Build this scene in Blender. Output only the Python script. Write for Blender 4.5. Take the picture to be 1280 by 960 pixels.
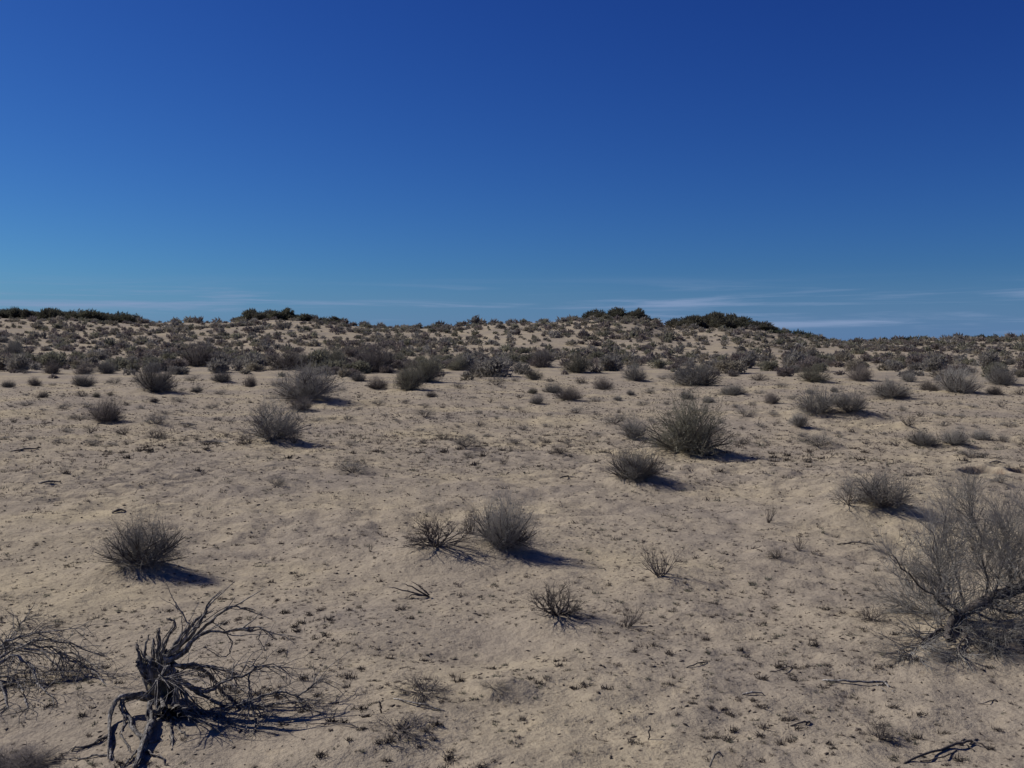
import bpy, math
import numpy as np
from mathutils import Vector

for o in list(bpy.data.objects):
    bpy.data.objects.remove(o)
S = bpy.context.scene
C = S.collection

# ------------------------------------------------------------------ camera, sky, sun, exposure
CAM_Z = 1.80
PITCH = math.radians(2.5)
FPX = 1256.0                       # focal length in pixels of the 1280 x 960 photograph
cd = bpy.data.cameras.new('camera')
cd.sensor_width = 36.0
cd.lens = 36.0 * FPX / 1280.0
cd.clip_start = 0.05
cd.clip_end = 9000.0
cam = bpy.data.objects.new('camera', cd)
cam.location = (0, 0, CAM_Z)
cam.rotation_euler = (math.radians(90) - PITCH, 0, 0)
C.objects.link(cam)
S.camera = cam

SUN_EL = math.radians(39.0)
SUN_AZ = math.radians(-69.0)       # from +Y, negative = to the left
sdir = Vector((math.sin(SUN_AZ) * math.cos(SUN_EL), math.cos(SUN_AZ) * math.cos(SUN_EL), math.sin(SUN_EL)))
sl = bpy.data.lights.new('sun', 'SUN')
sl.energy = 4.45
sl.angle = math.radians(0.53)
sl.color = (1.0, 0.97, 0.93)
sun = bpy.data.objects.new('sun', sl)
sun.rotation_euler = sdir.to_track_quat('Z', 'Y').to_euler()
sun.location = (-20, 10, 20)
C.objects.link(sun)

W = bpy.data.worlds.new('World')
S.world = W
W.use_nodes = True
nt = W.node_tree
nt.nodes.clear()
def N(t, **kw):
    n = nt.nodes.new(t)
    for k, v in kw.items():
        setattr(n, k, v)
    return n
L = lambda a, b: nt.links.new(a, b)
sky = N('ShaderNodeTexSky', sky_type='NISHITA')
sky.sun_disc = False
sky.sun_elevation = SUN_EL
sky.sun_rotation = SUN_AZ
sky.altitude = 800.0
sky.air_density = 1.0
sky.dust_density = 0.6
sky.ozone_density = 3.0
# deep dry-air blue: per-channel response of the clear sky
sep = N('ShaderNodeSeparateColor'); com = N('ShaderNodeCombineColor')
L(sky.outputs[0], sep.inputs[0])
for ch, (gm, kk) in enumerate(((1.53, 0.118), (1.52, 0.233), (1.1, 0.91))):
    pw = N('ShaderNodeMath', operation='POWER'); pw.inputs[1].default_value = gm
    ml = N('ShaderNodeMath', operation='MULTIPLY'); ml.inputs[1].default_value = kk
    L(sep.outputs[ch], pw.inputs[0]); L(pw.outputs[0], ml.inputs[0]); L(ml.outputs[0], com.inputs[ch])
# thin cirrus low over the horizon
tc = N('ShaderNodeTexCoord')
mp = N('ShaderNodeMapping')
mp.inputs['Scale'].default_value = (2.3, 2.3, 55.0)
mp.inputs['Location'].default_value = (3.7, 1.0, 1.7)
mp.inputs['Rotation'].default_value = (0, math.radians(1.2), 0)
L(tc.outputs['Generated'], mp.inputs['Vector'])
cn = N('ShaderNodeTexNoise')
cn.inputs['Scale'].default_value = 1.6
cn.inputs['Detail'].default_value = 7.0
cn.inputs['Roughness'].default_value = 0.62
cn.inputs['Distortion'].default_value = 0.5
L(mp.outputs[0], cn.inputs['Vector'])
cr = N('ShaderNodeMapRange', interpolation_type='SMOOTHSTEP')
cr.inputs['From Min'].default_value = 0.45
cr.inputs['From Max'].default_value = 0.70
L(cn.outputs['Fac'], cr.inputs['Value'])
sx = N('ShaderNodeSeparateXYZ')
L(tc.outputs['Generated'], sx.inputs[0])
e1 = N('ShaderNodeMapRange', interpolation_type='SMOOTHSTEP')
e1.inputs['From Min'].default_value = -0.012
e1.inputs['From Max'].default_value = 0.012
L(sx.outputs['Z'], e1.inputs['Value'])
e2 = N('ShaderNodeMapRange', interpolation_type='SMOOTHSTEP')
e2.inputs['From Min'].default_value = 0.065
e2.inputs['From Max'].default_value = 0.035
L(sx.outputs['Z'], e2.inputs['Value'])
m1 = N('ShaderNodeMath', operation='MULTIPLY')
L(e1.outputs[0], m1.inputs[0]); L(e2.outputs[0], m1.inputs[1])
m2 = N('ShaderNodeMath', operation='MULTIPLY')
L(m1.outputs[0], m2.inputs[0]); L(cr.outputs[0], m2.inputs[1])
m3 = N('ShaderNodeMath', operation='MULTIPLY')
m3.inputs[1].default_value = 0.85
L(m2.outputs[0], m3.inputs[0])
# milky air low over the land, all round
vr = N('ShaderNodeMapRange', interpolation_type='SMOOTHSTEP')
vr.inputs['From Min'].default_value = 0.075
vr.inputs['From Max'].default_value = -0.01
vr.inputs['To Max'].default_value = 0.6
L(sx.outputs['Z'], vr.inputs['Value'])
vm = N('ShaderNodeMixRGB')
vm.inputs['Color2'].default_value = (2.25, 4.3, 8.6, 1)
L(vr.outputs[0], vm.inputs['Fac']); L(com.outputs[0], vm.inputs['Color1'])
mx = N('ShaderNodeMixRGB')
mx.inputs['Color2'].default_value = (4.1, 5.7, 9.0, 1)
L(m3.outputs[0], mx.inputs['Fac']); L(vm.outputs[0], mx.inputs['Color1'])
bg = N('ShaderNodeBackground')
bg.inputs['Strength'].default_value = 0.055
L(mx.outputs[0], bg.inputs['Color'])
wo = N('ShaderNodeOutputWorld')
L(bg.outputs[0], wo.inputs['Surface'])

S.view_settings.view_transform = 'Standard'
S.view_settings.look = 'None'
S.view_settings.gamma = 1.0
S.view_settings.use_curve_mapping = False
S.view_settings.exposure = 0.03

# ------------------------------------------------------------------ noise and the height of the ground
_r = np.random.default_rng(7)
_perm = np.concatenate([_r.permutation(1024)] * 2)
_gr = _r.uniform(0, 2 * np.pi, 1024)
def gnoise(x, y):
    x = np.asarray(x, float); y = np.asarray(y, float)
    xi = np.floor(x).astype(np.int64); yi = np.floor(y).astype(np.int64)
    fx = x - xi; fy = y - yi
    u = fx * fx * fx * (fx * (fx * 6 - 15) + 10); v = fy * fy * fy * (fy * (fy * 6 - 15) + 10)
    def g(ix, iy, dx, dy):
        a = _gr[_perm[(_perm[ix & 1023] + iy) & 1023]]
        return np.cos(a) * dx + np.sin(a) * dy
    n00 = g(xi, yi, fx, fy); n10 = g(xi + 1, yi, fx - 1, fy)
    n01 = g(xi, yi + 1, fx, fy - 1); n11 = g(xi + 1, yi + 1, fx - 1, fy - 1)
    return (n00 * (1 - u) + n10 * u) * (1 - v) + (n01 * (1 - u) + n11 * u) * v
def sstep(a, b, x):
    t = np.clip((x - a) / (b - a), 0, 1)
    return t * t * (3 - 2 * t)

# crest of the dunes, as seen (photo x, photo y of the sand line)
_cp = np.array([(-700, 402), (-300, 400), (0, 399), (100, 402), (170, 405), (280, 404), (320, 401), (345, 400), (400, 404), (450, 409), (530, 412),
                (560, 410), (620, 405), (700, 403), (740, 401), (790, 399), (812, 402), (832, 408), (860, 409), (900, 405), (950, 410),
                (1010, 424), (1060, 430), (1120, 428), (1200, 425), (1280, 425), (1600, 424), (2000, 420)], float)
YC = 172.0
_cx = (_cp[:, 0] - 640) / FPX * YC
_cz = CAM_Z + (425.2 - _cp[:, 1]) / FPX * YC
HUM = []       # (x, y, radius, height) of the sand hummocks under plants and the dips between
PIT = []       # (x, y, rx, ry, depth) of the open burrows
def height(x, y):
    x = np.asarray(x, float); y = np.asarray(y, float)
    r = np.hypot(x, y)
    yc = YC + 5 * gnoise(x / 23.0, x * 0 + 3.3)
    H = np.interp(x * YC / np.maximum(y, 60.0), _cx, _cz)
    up = sstep(92, 1, (yc - y))
    up = 0.75 * up + 0.25 * sstep(120, 0, yc - y)
    dn = 1 - sstep(4, 90, y - yc)
    far = sstep(20, 160, y - yc)
    z = np.where(y < yc, H * up, H * dn) - 7.0 * far
    face = sstep(70, 130, y) * (1 - 0.75 * sstep(25, 2, np.abs(y - yc)))
    z = z + face * 0.55 * gnoise(x / 9.0 + 5, y / 14.0)
    fade = 1 - 0.6 * sstep(40, 160, r)
    z = z + fade * (0.16 * gnoise(x / 7.3 + 11.2, y / 7.3 + 4.1) + 0.055 * gnoise(x / 2.4 + 1.7, y / 2.4 + 8.8))
    nr = 1 - 0.8 * sstep(30, 90, r)
    rough = 0.55 + 0.9 * np.clip(gnoise(x / 3.1 + 40, y / 3.1 + 9) + 0.35, 0, 1)
    mid = 0.6 + 0.6 * sstep(6, 11, r)
    z = z + nr * rough * mid * (0.055 * gnoise(x / 0.62, y / 0.62) + 0.044 * gnoise(x / 0.27 + 3, y / 0.23 + 7) + 0.018 * gnoise(x / 0.115 + 9, y / 0.10 + 2))
    # wind-laid ripples, broken up
    z = z + nr * 0.006 * np.sin((x * 0.42 + y * 1.0) * 2 * np.pi / 0.33 + 5 * gnoise(x / 1.1, y / 1.1)) * np.clip(gnoise(x / 2.9 + 77, y / 2.9) + 0.1, 0, 1) * 1.6
    for hx, hy, hr, hh in HUM:
        if z.size < 20000:
            z = z + hh * np.exp(-((x - hx) ** 2 + (y - hy) ** 2) / (hr * hr))
        else:
            near_ = (np.abs(x - hx) < 3 * hr) & (np.abs(y - hy) < 3 * hr)
            z[near_] += hh * np.exp(-((x[near_] - hx) ** 2 + (y[near_] - hy) ** 2) / (hr * hr))
    for hx, hy, rx, ry, dp in PIT:
        q = (np.abs((x - hx) / rx) ** 3.2 + np.abs((y - hy) / ry) ** 3.2) ** (1 / 3.2)
        z = z - dp * (1 - sstep(0.78, 1.0, q))
    return z

Z0 = float(height(0.0, 0.0))
CAMZ = CAM_Z
def ray(px, py):
    dx = (px - 640) / FPX; dy = -(py - 480) / FPX
    cp, sp = math.cos(PITCH), math.sin(PITCH)
    return np.array([dx, cp + dy * sp, -sp + dy * cp])
_ds = np.concatenate([np.geomspace(1.5, 260, 2600)])
def hit(px, py):
    d = ray(px, py)
    t = _ds
    P = d[None, :] * t[:, None]
    g = CAMZ + P[:, 2] - height(P[:, 0], P[:, 1])
    i = np.argmax(g < 0)
    if g[i] >= 0:
        i = len(t) - 1
    i = max(i, 1)
    a, b = t[i - 1], t[i]
    f = g[i - 1] / (g[i - 1] - g[i]) if g[i - 1] != g[i] else 0
    f = min(max(f, 0), 1)
    tt = a + (b - a) * f
    p = d * tt
    return np.array([p[0], p[1], CAMZ + p[2]]), tt
def ground(x, y):
    return float(height(x, y))
def at_depth(px, py, Y, lift=0.0):
    """the point on the sight line px, py at distance Y, or where that line meets the sand before it"""
    d = ray(px, py)
    p = d * (Y / d[1]); p = np.array([p[0], p[1], CAMZ + p[2]])
    if p[2] < ground(p[0], p[1]) + lift:
        p, t = hit(px, py)
        p[2] += lift
    return p

# ------------------------------------------------------------------ hummocks, dips and burrows (from the first, smooth ground)
def add_hum(px, py, wpx, h):
    p, t = hit(px, py)
    HUM.append((p[0], p[1], max(wpx / FPX * t, 0.1), h))
_h0 = [(600, 690, 90, .09), (545, 700, 60, .05), (700, 780, 60, .06), (1085, 640, 70, .09), (865, 568, 60, .09), (795, 602, 45, .06),
       (172, 712, 70, .07), (342, 556, 50, .07), (382, 502, 60, .10), (1195, 790, 130, .07), (205, 905, 110, .05), (60, 880, 120, .06),
       (590, 800, 120, -.09), (480, 790, 90, .03), (760, 850, 110, .04), (640, 862, 30, .05), (430, 940, 70, .05), (980, 695, 45, .05),
       (825, 724, 45, .04), (1030, 520, 80, .10), (300, 690, 140, -.05), (930, 620, 140, -.05)]
HL = []
for a in _h0:
    p, t = hit(a[0], a[1])
    HL.append((p[0], p[1], max(a[2] / FPX * t, 0.1), a[3]))
p, t = hit(1228, 590); q, t2 = hit(1283, 589)
PIT_ALL = [(p[0], p[1], 0.26, 0.34, 0.34), (q[0], q[1], 0.20, 0.30, 0.3)]
def later_hums(rows):
    for k_, v_, px_, py_, w_, h_, l_ in rows:
        if w_ >= 28 and py_ < 960 and k_ not in ('spare',):
            p_, t_ = hit(px_, py_)
            HL.append((p_[0], p_[1] + .2 * w_ / FPX * t_, .62 * w_ / FPX * t_, .085 * min(w_ / FPX * t_, 1.2)))
HUM = HL
PIT = PIT_ALL

# ------------------------------------------------------------------ materials
def mat(name, build, rough=0.9):
    m = bpy.data.materials.new(name); m.use_nodes = True
    t = m.node_tree; b = t.nodes['Principled BSDF']
    b.inputs['Roughness'].default_value = rough
    b.inputs['Specular IOR Level'].default_value = 0.2
    build(t, b)
    return m
def node(t, ty, **kw):
    n = t.nodes.new(ty)
    for k, v in kw.items():
        if k in n.inputs:
            n.inputs[k].default_value = v
        else:
            setattr(n, k, v)
    return n
def ramp(t, stops, src):
    r = t.nodes.new('ShaderNodeValToRGB')
    e = r.color_ramp.elements
    while len(e) < len(stops):
        e.new(0.5)
    for i, (p, c) in enumerate(stops):
        e[i].position = p; e[i].color = (*c, 1)
    t.links.new(src, r.inputs['Fac'])
    return r
def mixc(t, fac, a, b, mode='MIX'):
    m = t.nodes.new('ShaderNodeMixRGB'); m.blend_type = mode
    for sock, v in ((m.inputs['Fac'], fac), (m.inputs['Color1'], a), (m.inputs['Color2'], b)):
        if isinstance(v, (int, float)):
            sock.default_value = v
        elif isinstance(v, tuple):
            sock.default_value = (*v, 1)
        else:
            t.links.new(v, sock)
    return m
def b_sand(t, b):
    co = node(t, 'ShaderNodeTexCoord').outputs['Object']
    def nz(s, d=5.0, r=0.55, off=0):
        n = node(t, 'ShaderNodeTexNoise', Scale=s, Detail=d, Roughness=r)
        if off:
            mm = node(t, 'ShaderNodeMapping'); mm.inputs['Location'].default_value = (off, off * 2, 0)
            t.links.new(co, mm.inputs['Vector']); t.links.new(mm.outputs[0], n.inputs['Vector'])
        else:
            t.links.new(co, n.inputs['Vector'])
        return n.outputs['Fac']
    big = ramp(t, [(0.36, (0.296, 0.247, 0.190)), (0.5, (0.341, 0.282, 0.205)), (0.66, (0.402, 0.330, 0.220))], nz(0.35, 6))
    mid = ramp(t, [(0.36, (0.75, 0.75, 0.77)), (0.55, (1.0, 1.0, 1.0)), (0.7, (1.12, 1.10, 1.04))], nz(3.2, 7, 0.7, 3))
    c1 = mixc(t, 0.75, big.outputs[0], mid.outputs[0], 'MULTIPLY')
    grit = ramp(t, [(0.33, (0.52, 0.50, 0.49)), (0.44, (0.95, 0.95, 0.95)), (0.6, (1, 1, 1)), (0.72, (1.12, 1.1, 1.08))], nz(34, 4, 0.7, 9))
    c2 = mixc(t, 0.7, c1.outputs[0], grit.outputs[0], 'MULTIPLY')
    # dark crumbs of dead plant matter lying in drifts
    v = node(t, 'ShaderNodeTexVoronoi', Scale=21.0, Randomness=1.0); t.links.new(co, v.inputs['Vector'])
    sp = node(t, 'ShaderNodeMapRange'); sp.inputs['From Min'].default_value = 0.24; sp.inputs['From Max'].default_value = 0.13
    t.links.new(v.outputs['Distance'], sp.inputs['Value'])
    dr = node(t, 'ShaderNodeMapRange'); dr.inputs['From Min'].default_value = 0.36; dr.inputs['From Max'].default_value = 0.62
    t.links.new(nz(1.1, 5, 0.6, 5), dr.inputs['Value'])
    mu = node(t, 'ShaderNodeMath', operation='MULTIPLY'); t.links.new(sp.outputs[0], mu.inputs[0]); t.links.new(dr.outputs[0], mu.inputs[1])
    mu2 = node(t, 'ShaderNodeMath', operation='MULTIPLY'); mu2.inputs[1].default_value = 0.55; t.links.new(mu.outputs[0], mu2.inputs[0])
    c3 = mixc(t, mu2.outputs[0], c2.outputs[0], (0.10, 0.075, 0.06))
    at = node(t, 'ShaderNodeAttribute', attribute_name='soil')
    c4 = mixc(t, at.outputs['Fac'], c3.outputs[0], (0.085, 0.040, 0.028))
    t.links.new(c4.outputs[0], b.inputs['Base Color'])
    b.inputs['Specular IOR Level'].default_value = 0.05
    b.inputs['Roughness'].default_value = 1.0
    b1 = node(t, 'ShaderNodeBump', Strength=1.0, Distance=0.026); t.links.new(nz(13, 6, 0.62, 1), b1.inputs['Height'])
    b2 = node(t, 'ShaderNodeBump', Strength=0.55, Distance=0.006); t.links.new(nz(70, 3, 0.6, 2), b2.inputs['Height'])
    t.links.new(b1.outputs[0], b2.inputs['Normal']); t.links.new(b2.outputs[0], b.inputs['Normal'])
M_sand = mat('sand', b_sand, 1.0)

def b_bark(cols, scale=40.0, bump=0.004, rnd=0.25):
    def f(t, b):
        co = node(t, 'ShaderNodeTexCoord').outputs['Object']
        mp_ = node(t, 'ShaderNodeMapping'); mp_.inputs['Scale'].default_value = (1, 1, 0.35); t.links.new(co, mp_.inputs['Vector'])
        n = node(t, 'ShaderNodeTexNoise', Scale=scale, Detail=4.0, Roughness=0.6); t.links.new(mp_.outputs[0], n.inputs['Vector'])
        r = ramp(t, [(0.32, cols[0]), (0.52, cols[1]), (0.7, cols[2])], n.outputs['Fac'])
        oi = node(t, 'ShaderNodeObjectInfo')
        mr = node(t, 'ShaderNodeMapRange'); mr.inputs['To Min'].default_value = 1 - rnd; mr.inputs['To Max'].default_value = 1 + rnd
        t.links.new(oi.outputs['Random'], mr.inputs['Value'])
        c = mixc(t, 1.0, r.outputs[0], mr.outputs[0], 'MULTIPLY')
        t.links.new(c.outputs[0], b.inputs['Base Color'])
        if bump:
            bp = node(t, 'ShaderNodeBump', Strength=0.8, Distance=bump); t.links.new(n.outputs['Fac'], bp.inputs['Height'])
            t.links.new(bp.outputs[0], b.inputs['Normal'])
    return f
M_dead = mat('weathered_dead_wood', b_bark(((0.05, 0.044, 0.04), (0.16, 0.145, 0.13), (0.40, 0.37, 0.33)), 70, 0.009))
M_dark = mat('dark_dead_twig', b_bark(((0.05, 0.04, 0.036), (0.095, 0.08, 0.07), (0.17, 0.145, 0.125)), 60, 0.0))
M_grey = mat('grey_twig', b_bark(((0.18, 0.166, 0.145), (0.25, 0.232, 0.203), (0.34, 0.316, 0.275)), 14, 0.0))
M_brown = mat('purple_brown_twig', b_bark(((0.135, 0.114, 0.1), (0.195, 0.167, 0.146), (0.27, 0.233, 0.2)), 14, 0.0))
M_olive = mat('olive_twig', b_bark(((0.15, 0.14, 0.1), (0.215, 0.2, 0.145), (0.29, 0.27, 0.2)), 14, 0.0))
M_trunk = mat('bare_yellow_heartwood', b_bark(((0.10, 0.085, 0.06), (0.19, 0.155, 0.10), (0.27, 0.225, 0.15)), 45, 0.006))
def thin(t, b, col, fac=0.4):
    tr = node(t, 'ShaderNodeBsdfTranslucent')
    t.links.new(col, tr.inputs['Color'])
    ms = node(t, 'ShaderNodeMixShader'); ms.inputs[0].default_value = fac
    t.links.new(b.outputs[0], ms.inputs[1]); t.links.new(tr.outputs[0], ms.inputs[2])
    t.links.new(ms.outputs[0], t.nodes['Material Output'].inputs['Surface'])
def b_scrub(cols, rnd=0.35):
    def f(t, b):
        oi = node(t, 'ShaderNodeObjectInfo')
        r = ramp(t, [(i / (len(cols) - 1), c) for i, c in enumerate(cols)], oi.outputs['Random'])
        co = node(t, 'ShaderNodeTexCoord').outputs['Object']
        n = node(t, 'ShaderNodeTexNoise', Scale=2.5, Detail=3.0); t.links.new(co, n.inputs['Vector'])
        mr = node(t, 'ShaderNodeMapRange'); mr.inputs['From Min'].default_value = 0.3; mr.inputs['From Max'].default_value = 0.7
        mr.inputs['To Min'].default_value = 1 - rnd; mr.inputs['To Max'].default_value = 1 + rnd
        t.links.new(n.outputs['Fac'], mr.inputs['Value'])
        c = mixc(t, 1.0, r.outputs[0], mr.outputs[0], 'MULTIPLY')
        t.links.new(c.outputs[0], b.inputs['Base Color'])
        thin(t, b, c.outputs[0])
    return f
SCR = {'grey': [(0.20, 0.182, 0.158), (0.26, 0.238, 0.205)], 'olive': [(0.18, 0.17, 0.124), (0.225, 0.212, 0.152)],
       'purple-brown': [(0.165, 0.138, 0.124), (0.21, 0.175, 0.155)], 'straw-tinted': [(0.235, 0.207, 0.157), (0.275, 0.24, 0.185)]}
M_SCR = {k: mat(k + '_scrub', b_scrub(v)) for k, v in SCR.items()}
M_green = mat('dune_scrub', b_scrub([(0.082, 0.08, 0.055), (0.10, 0.098, 0.065), (0.098, 0.09, 0.068), (0.125, 0.115, 0.078)]))
def b_attr(t, b):
    at = node(t, 'ShaderNodeAttribute', attribute_name='tone')
    t.links.new(at.outputs['Color'], b.inputs['Base Color'])
    thin(t, b, at.outputs['Color'], 0.3)
M_tone = mat('mixed_dry_plants', b_attr)

# ------------------------------------------------------------------ mesh builders
def make_mesh(name, V, F, material=None, tone=None, smooth=False):
    """V (n,3), F list of (m,k) index arrays"""
    me = bpy.data.meshes.new(name)
    V = np.asarray(V, np.float32)
    F = [np.asarray(f, np.int32) for f in F if len(f)]
    me.vertices.add(len(V)); me.vertices.foreach_set('co', V.ravel())
    loops = np.concatenate([f.ravel() for f in F])
    tot = np.concatenate([np.full(len(f), f.shape[1], np.int32) for f in F])
    start = np.concatenate([[0], np.cumsum(tot)[:-1]]).astype(np.int32)
    me.loops.add(len(loops)); me.loops.foreach_set('vertex_index', loops)
    me.polygons.add(len(tot)); me.polygons.foreach_set('loop_start', start)
    if smooth:
        me.polygons.foreach_set('use_smooth', np.ones(len(tot), bool))
    if tone is not None:
        a = me.color_attributes.new('tone', 'FLOAT_COLOR', 'POINT')
        a.data.foreach_set('color', np.concatenate([tone, np.ones((len(tone), 1))], 1).astype(np.float32).ravel())
    me.update(calc_edges=True)
    if material:
        me.materials.append(material)
    return me
def link(name, me, parent=None, loc=None):
    o = bpy.data.objects.new(name, me); C.objects.link(o)
    if parent is not None:
        o.parent = parent
    if loc is not None:
        o.location = loc
    return o
def tag(o, label, cat, group=None):
    o['label'] = label; o['category'] = cat
    if group:
        o['group'] = group
    return o
def nrm(v):
    return v / np.maximum(np.linalg.norm(v, axis=-1, keepdims=True), 1e-9)
def tubes(levels, sides=3):
    """levels: list of (P[N,K,3], R[N,K]) -> verts, quads"""
    VV, FF, off = [], [], 0
    for P, R in levels:
        n, k, _ = P.shape
        T = np.empty_like(P); T[:, 1:-1] = P[:, 2:] - P[:, :-2]; T[:, 0] = P[:, 1] - P[:, 0]; T[:, -1] = P[:, -1] - P[:, -2]
        T = nrm(T)
        d = nrm(P[:, -1] - P[:, 0] + 1e-6)
        ref = np.where(np.abs(d[:, 2:3]) < 0.7, np.array([[0, 0, 1.0]]), np.array([[1.0, 0, 0]]))
        ref = nrm(np.cross(d, ref))[:, None, :]
        U = nrm(ref - (ref * T).sum(-1, keepdims=True) * T)
        B = np.cross(T, U)
        a = np.arange(sides) * 2 * np.pi / sides
        V = P[:, :, None, :] + R[:, :, None, None] * (np.cos(a)[None, None, :, None] * U[:, :, None, :] + np.sin(a)[None, None, :, None] * B[:, :, None, :])
        idx = np.arange(n * k * sides).reshape(n, k, sides) + off
        A = idx[:, :-1, :]; Bq = idx[:, 1:, :]
        q = np.stack([A, np.roll(A, -1, 2), np.roll(Bq, -1, 2), Bq], -1).reshape(-1, 4)
        VV.append(V.reshape(-1, 3)); FF.append(q); off += n * k * sides
    return np.concatenate(VV), np.concatenate(FF)
def walk(rng, start, d, length, k, wig, trop, r0, r1):
    n = len(start)
    P = np.empty((n, k, 3)); P[:, 0] = start
    d = nrm(d); st = (np.asarray(length) / (k - 1)).reshape(-1, 1)
    for i in range(1, k):
        P[:, i] = P[:, i - 1] + d * st
        d = nrm(d + rng.normal(0, wig, (n, 3)) + np.array([0, 0, trop]))
    f = np.linspace(0, 1, k)[None, :]
    R = np.asarray(r0).reshape(-1, 1) * (1 - f) + np.asarray(r1).reshape(-1, 1) * f
    return P, R
def children(rng, P, R, n, ang, length, k, wig, trop, rr, t0=0.2, t1=1.0, tip=0.35, down=False):
    i = rng.integers(0, len(P), n); K = P.shape[1]
    t = rng.uniform(t0, t1, n) ** 0.8 * (K - 1); j = np.minimum(t.astype(int), K - 2); f = (t - j)[:, None]
    s = P[i, j] * (1 - f) + P[i, j + 1] * f
    tg = nrm(P[i, j + 1] - P[i, j])
    pr = nrm(np.cross(tg, rng.normal(0, 1, (n, 3))))
    a = rng.uniform(ang[0], ang[1], n)[:, None]
    d = np.cos(a) * tg + np.sin(a) * pr
    ln = rng.uniform(length[0], length[1], n)
    rp = (R[i, j] * (1 - f[:, 0]) + R[i, j + 1] * f[:, 0])
    r = np.minimum(rp * 0.85, rng.uniform(rr * 0.75, rr * 1.25, n))
    return walk(rng, s, d, ln, k, wig, trop, r, r * tip)
def bush_levels(seed, stems=16, spread=1.15, n1=90, n2=600, n3=2600, up=0.10, r=0.012, tw=0.0016, wig=0.10, open_=1.0, l3=(0.08, 0.2), dome=0, dh=0.75, lump=0.30, low=0.0):
    """a bush about one metre across: stems fan from one base and divide into fine twigs; with dome the twigs grow out to fill an uneven dome"""
    rng = np.random.default_rng(seed)
    az = rng.uniform(0, 2 * np.pi, stems); po = spread * np.sqrt(rng.uniform(0.02, 1, stems))
    d = np.stack([np.cos(az) * np.sin(po), np.sin(az) * np.sin(po), np.cos(po)], 1)
    base = np.stack([0.06 * np.cos(az), 0.06 * np.sin(az), np.full(stems, -0.03)], 1) * rng.uniform(0.3, 1, (stems, 1))
    ln = rng.uniform(0.30, 0.52, stems)
    L0 = walk(rng, base, d, ln, 6, wig, up, np.full(stems, r), np.full(stems, r * 0.35))
    L1 = children(rng, *L0, n1, (0.25, 0.8), (0.18, 0.36), 5, wig * 1.1, up * 0.9, r * 0.45, 0.2)
    if not dome:
        L2 = children(rng, *L1, n2, (0.25, 0.85), (0.12, 0.26), 4, wig * 1.2, up, r * 0.22 if open_ < 1 else tw * 1.6, 0.2)
        L3 = children(rng, *L2, n3, (0.2, 0.9), l3, 3, wig * 1.4, up, tw, 0.15)
        return L0, L1, L2, L3
    a = rng.uniform(0, 2 * np.pi, dome); ct = rng.uniform(-0.02 + low, 1, dome)
    st = np.sqrt(1 - np.clip(ct, 0, 1) ** 2)
    dr = np.stack([np.cos(a) * st, np.sin(a) * st, ct], 1)
    bump = 1 + lump * (gnoise(dr[:, 0] * 1.9 + seed, dr[:, 1] * 1.9 + dr[:, 2] * 2.3) * 1.6 + 0.6 * gnoise(dr[:, 0] * 4.7, dr[:, 1] * 4.7 + seed + dr[:, 2] * 3))
    for _g in range(4):        # gaps and dead patches in the crown
        gd = nrm(rng.normal(0, 1, 3) + [0, 0, .3]); cut = ((dr * gd).sum(1) > math.cos(rng.uniform(.3, .55))) & (rng.uniform(0, 1, dome) < .8)
        bump = np.where(cut, bump * rng.uniform(.45, .7), bump)
    shift = np.append(rng.normal(0, .07, 2), 0)
    rad = rng.uniform(0.15, 1, dome) ** 0.6 * bump * (1 + rng.normal(0, .06, dome))
    tgt = dr * rad[:, None] * [0.5, 0.5, dh] + [0, 0, 0.02]
    tgt = tgt + shift * (tgt[:, 2:3] / dh)
    sk = np.concatenate([l[0][:, 1:].reshape(-1, 3) for l in (L0, L1)])
    sk = sk[(np.hypot(sk[:, 0], sk[:, 1]) < 0.42) & (sk[:, 2] < dh * .8)]
    start = np.empty_like(tgt)
    want = tgt * 0.62 - [0, 0, 0.05]
    for i in range(0, dome, 500):
        dd = ((want[i:i + 500, None, :] - sk[None]) ** 2).sum(-1)
        start[i:i + 500] = sk[dd.argmin(1)]
    P = np.empty((dome, 4, 3)); f = np.linspace(0, 1, 4)
    bend = rng.normal(0, .075, (dome, 3)) - [0, 0, .015]
    for k in range(4):
        P[:, k] = start * (1 - f[k]) + tgt * f[k] + bend * math.sin(f[k] * math.pi)
    P[:, 1:3] += rng.normal(0, .018, (dome, 2, 3))
    R = np.linspace(1.3, .3, 4)[None] * tw * np.ones((dome, 1))
    L2 = (P, R)
    L3 = children(rng, *L2, n3, (0.35, 1.25), (0.05, 0.14), 2, 0.3, up, tw * .8, 0.25)
    tip = L3[0][:, -1]
    ok = (tip[:, 0] / .5) ** 2 + (tip[:, 1] / .5) ** 2 + (tip[:, 2] / dh) ** 2 < (1.14 + .12 * rng.normal(0, 1, len(tip))) ** 2
    L3 = (L3[0][ok], L3[1][ok])
    def inside(l):
        t_ = l[0][:, -1]
        k_ = (t_[:, 0] / .5) ** 2 + (t_[:, 1] / .5) ** 2 + (t_[:, 2] / dh) ** 2 < 1.05
        return l[0][k_], l[1][k_]
    return L0, inside(L1), L2, L3
def fit(ls, w=1.0, h=1.0):
    allp = np.concatenate([l[0].reshape(-1, 3) for l in ls])
    c = np.percentile(allp[:, :2], [2, 98], axis=0)
    cw = (c[1] - c[0]).mean(); ch = np.percentile(allp[:, 2], 98)
    out = []
    for P, R in ls:
        Q = P.copy(); Q[..., :2] = (Q[..., :2] - 0.5 * (c[0] + c[1]) * sstep(0, .3, P[..., 2:3])) * (w / cw); Q[..., 2] *= h / ch
        Q[..., 2] = np.maximum(Q[..., 2], -0.05 + 0.06 * sstep(0.1, 0.4, np.hypot(Q[..., 0], Q[..., 1])))
        out.append((Q, R * (w / cw)))
    return out
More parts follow.
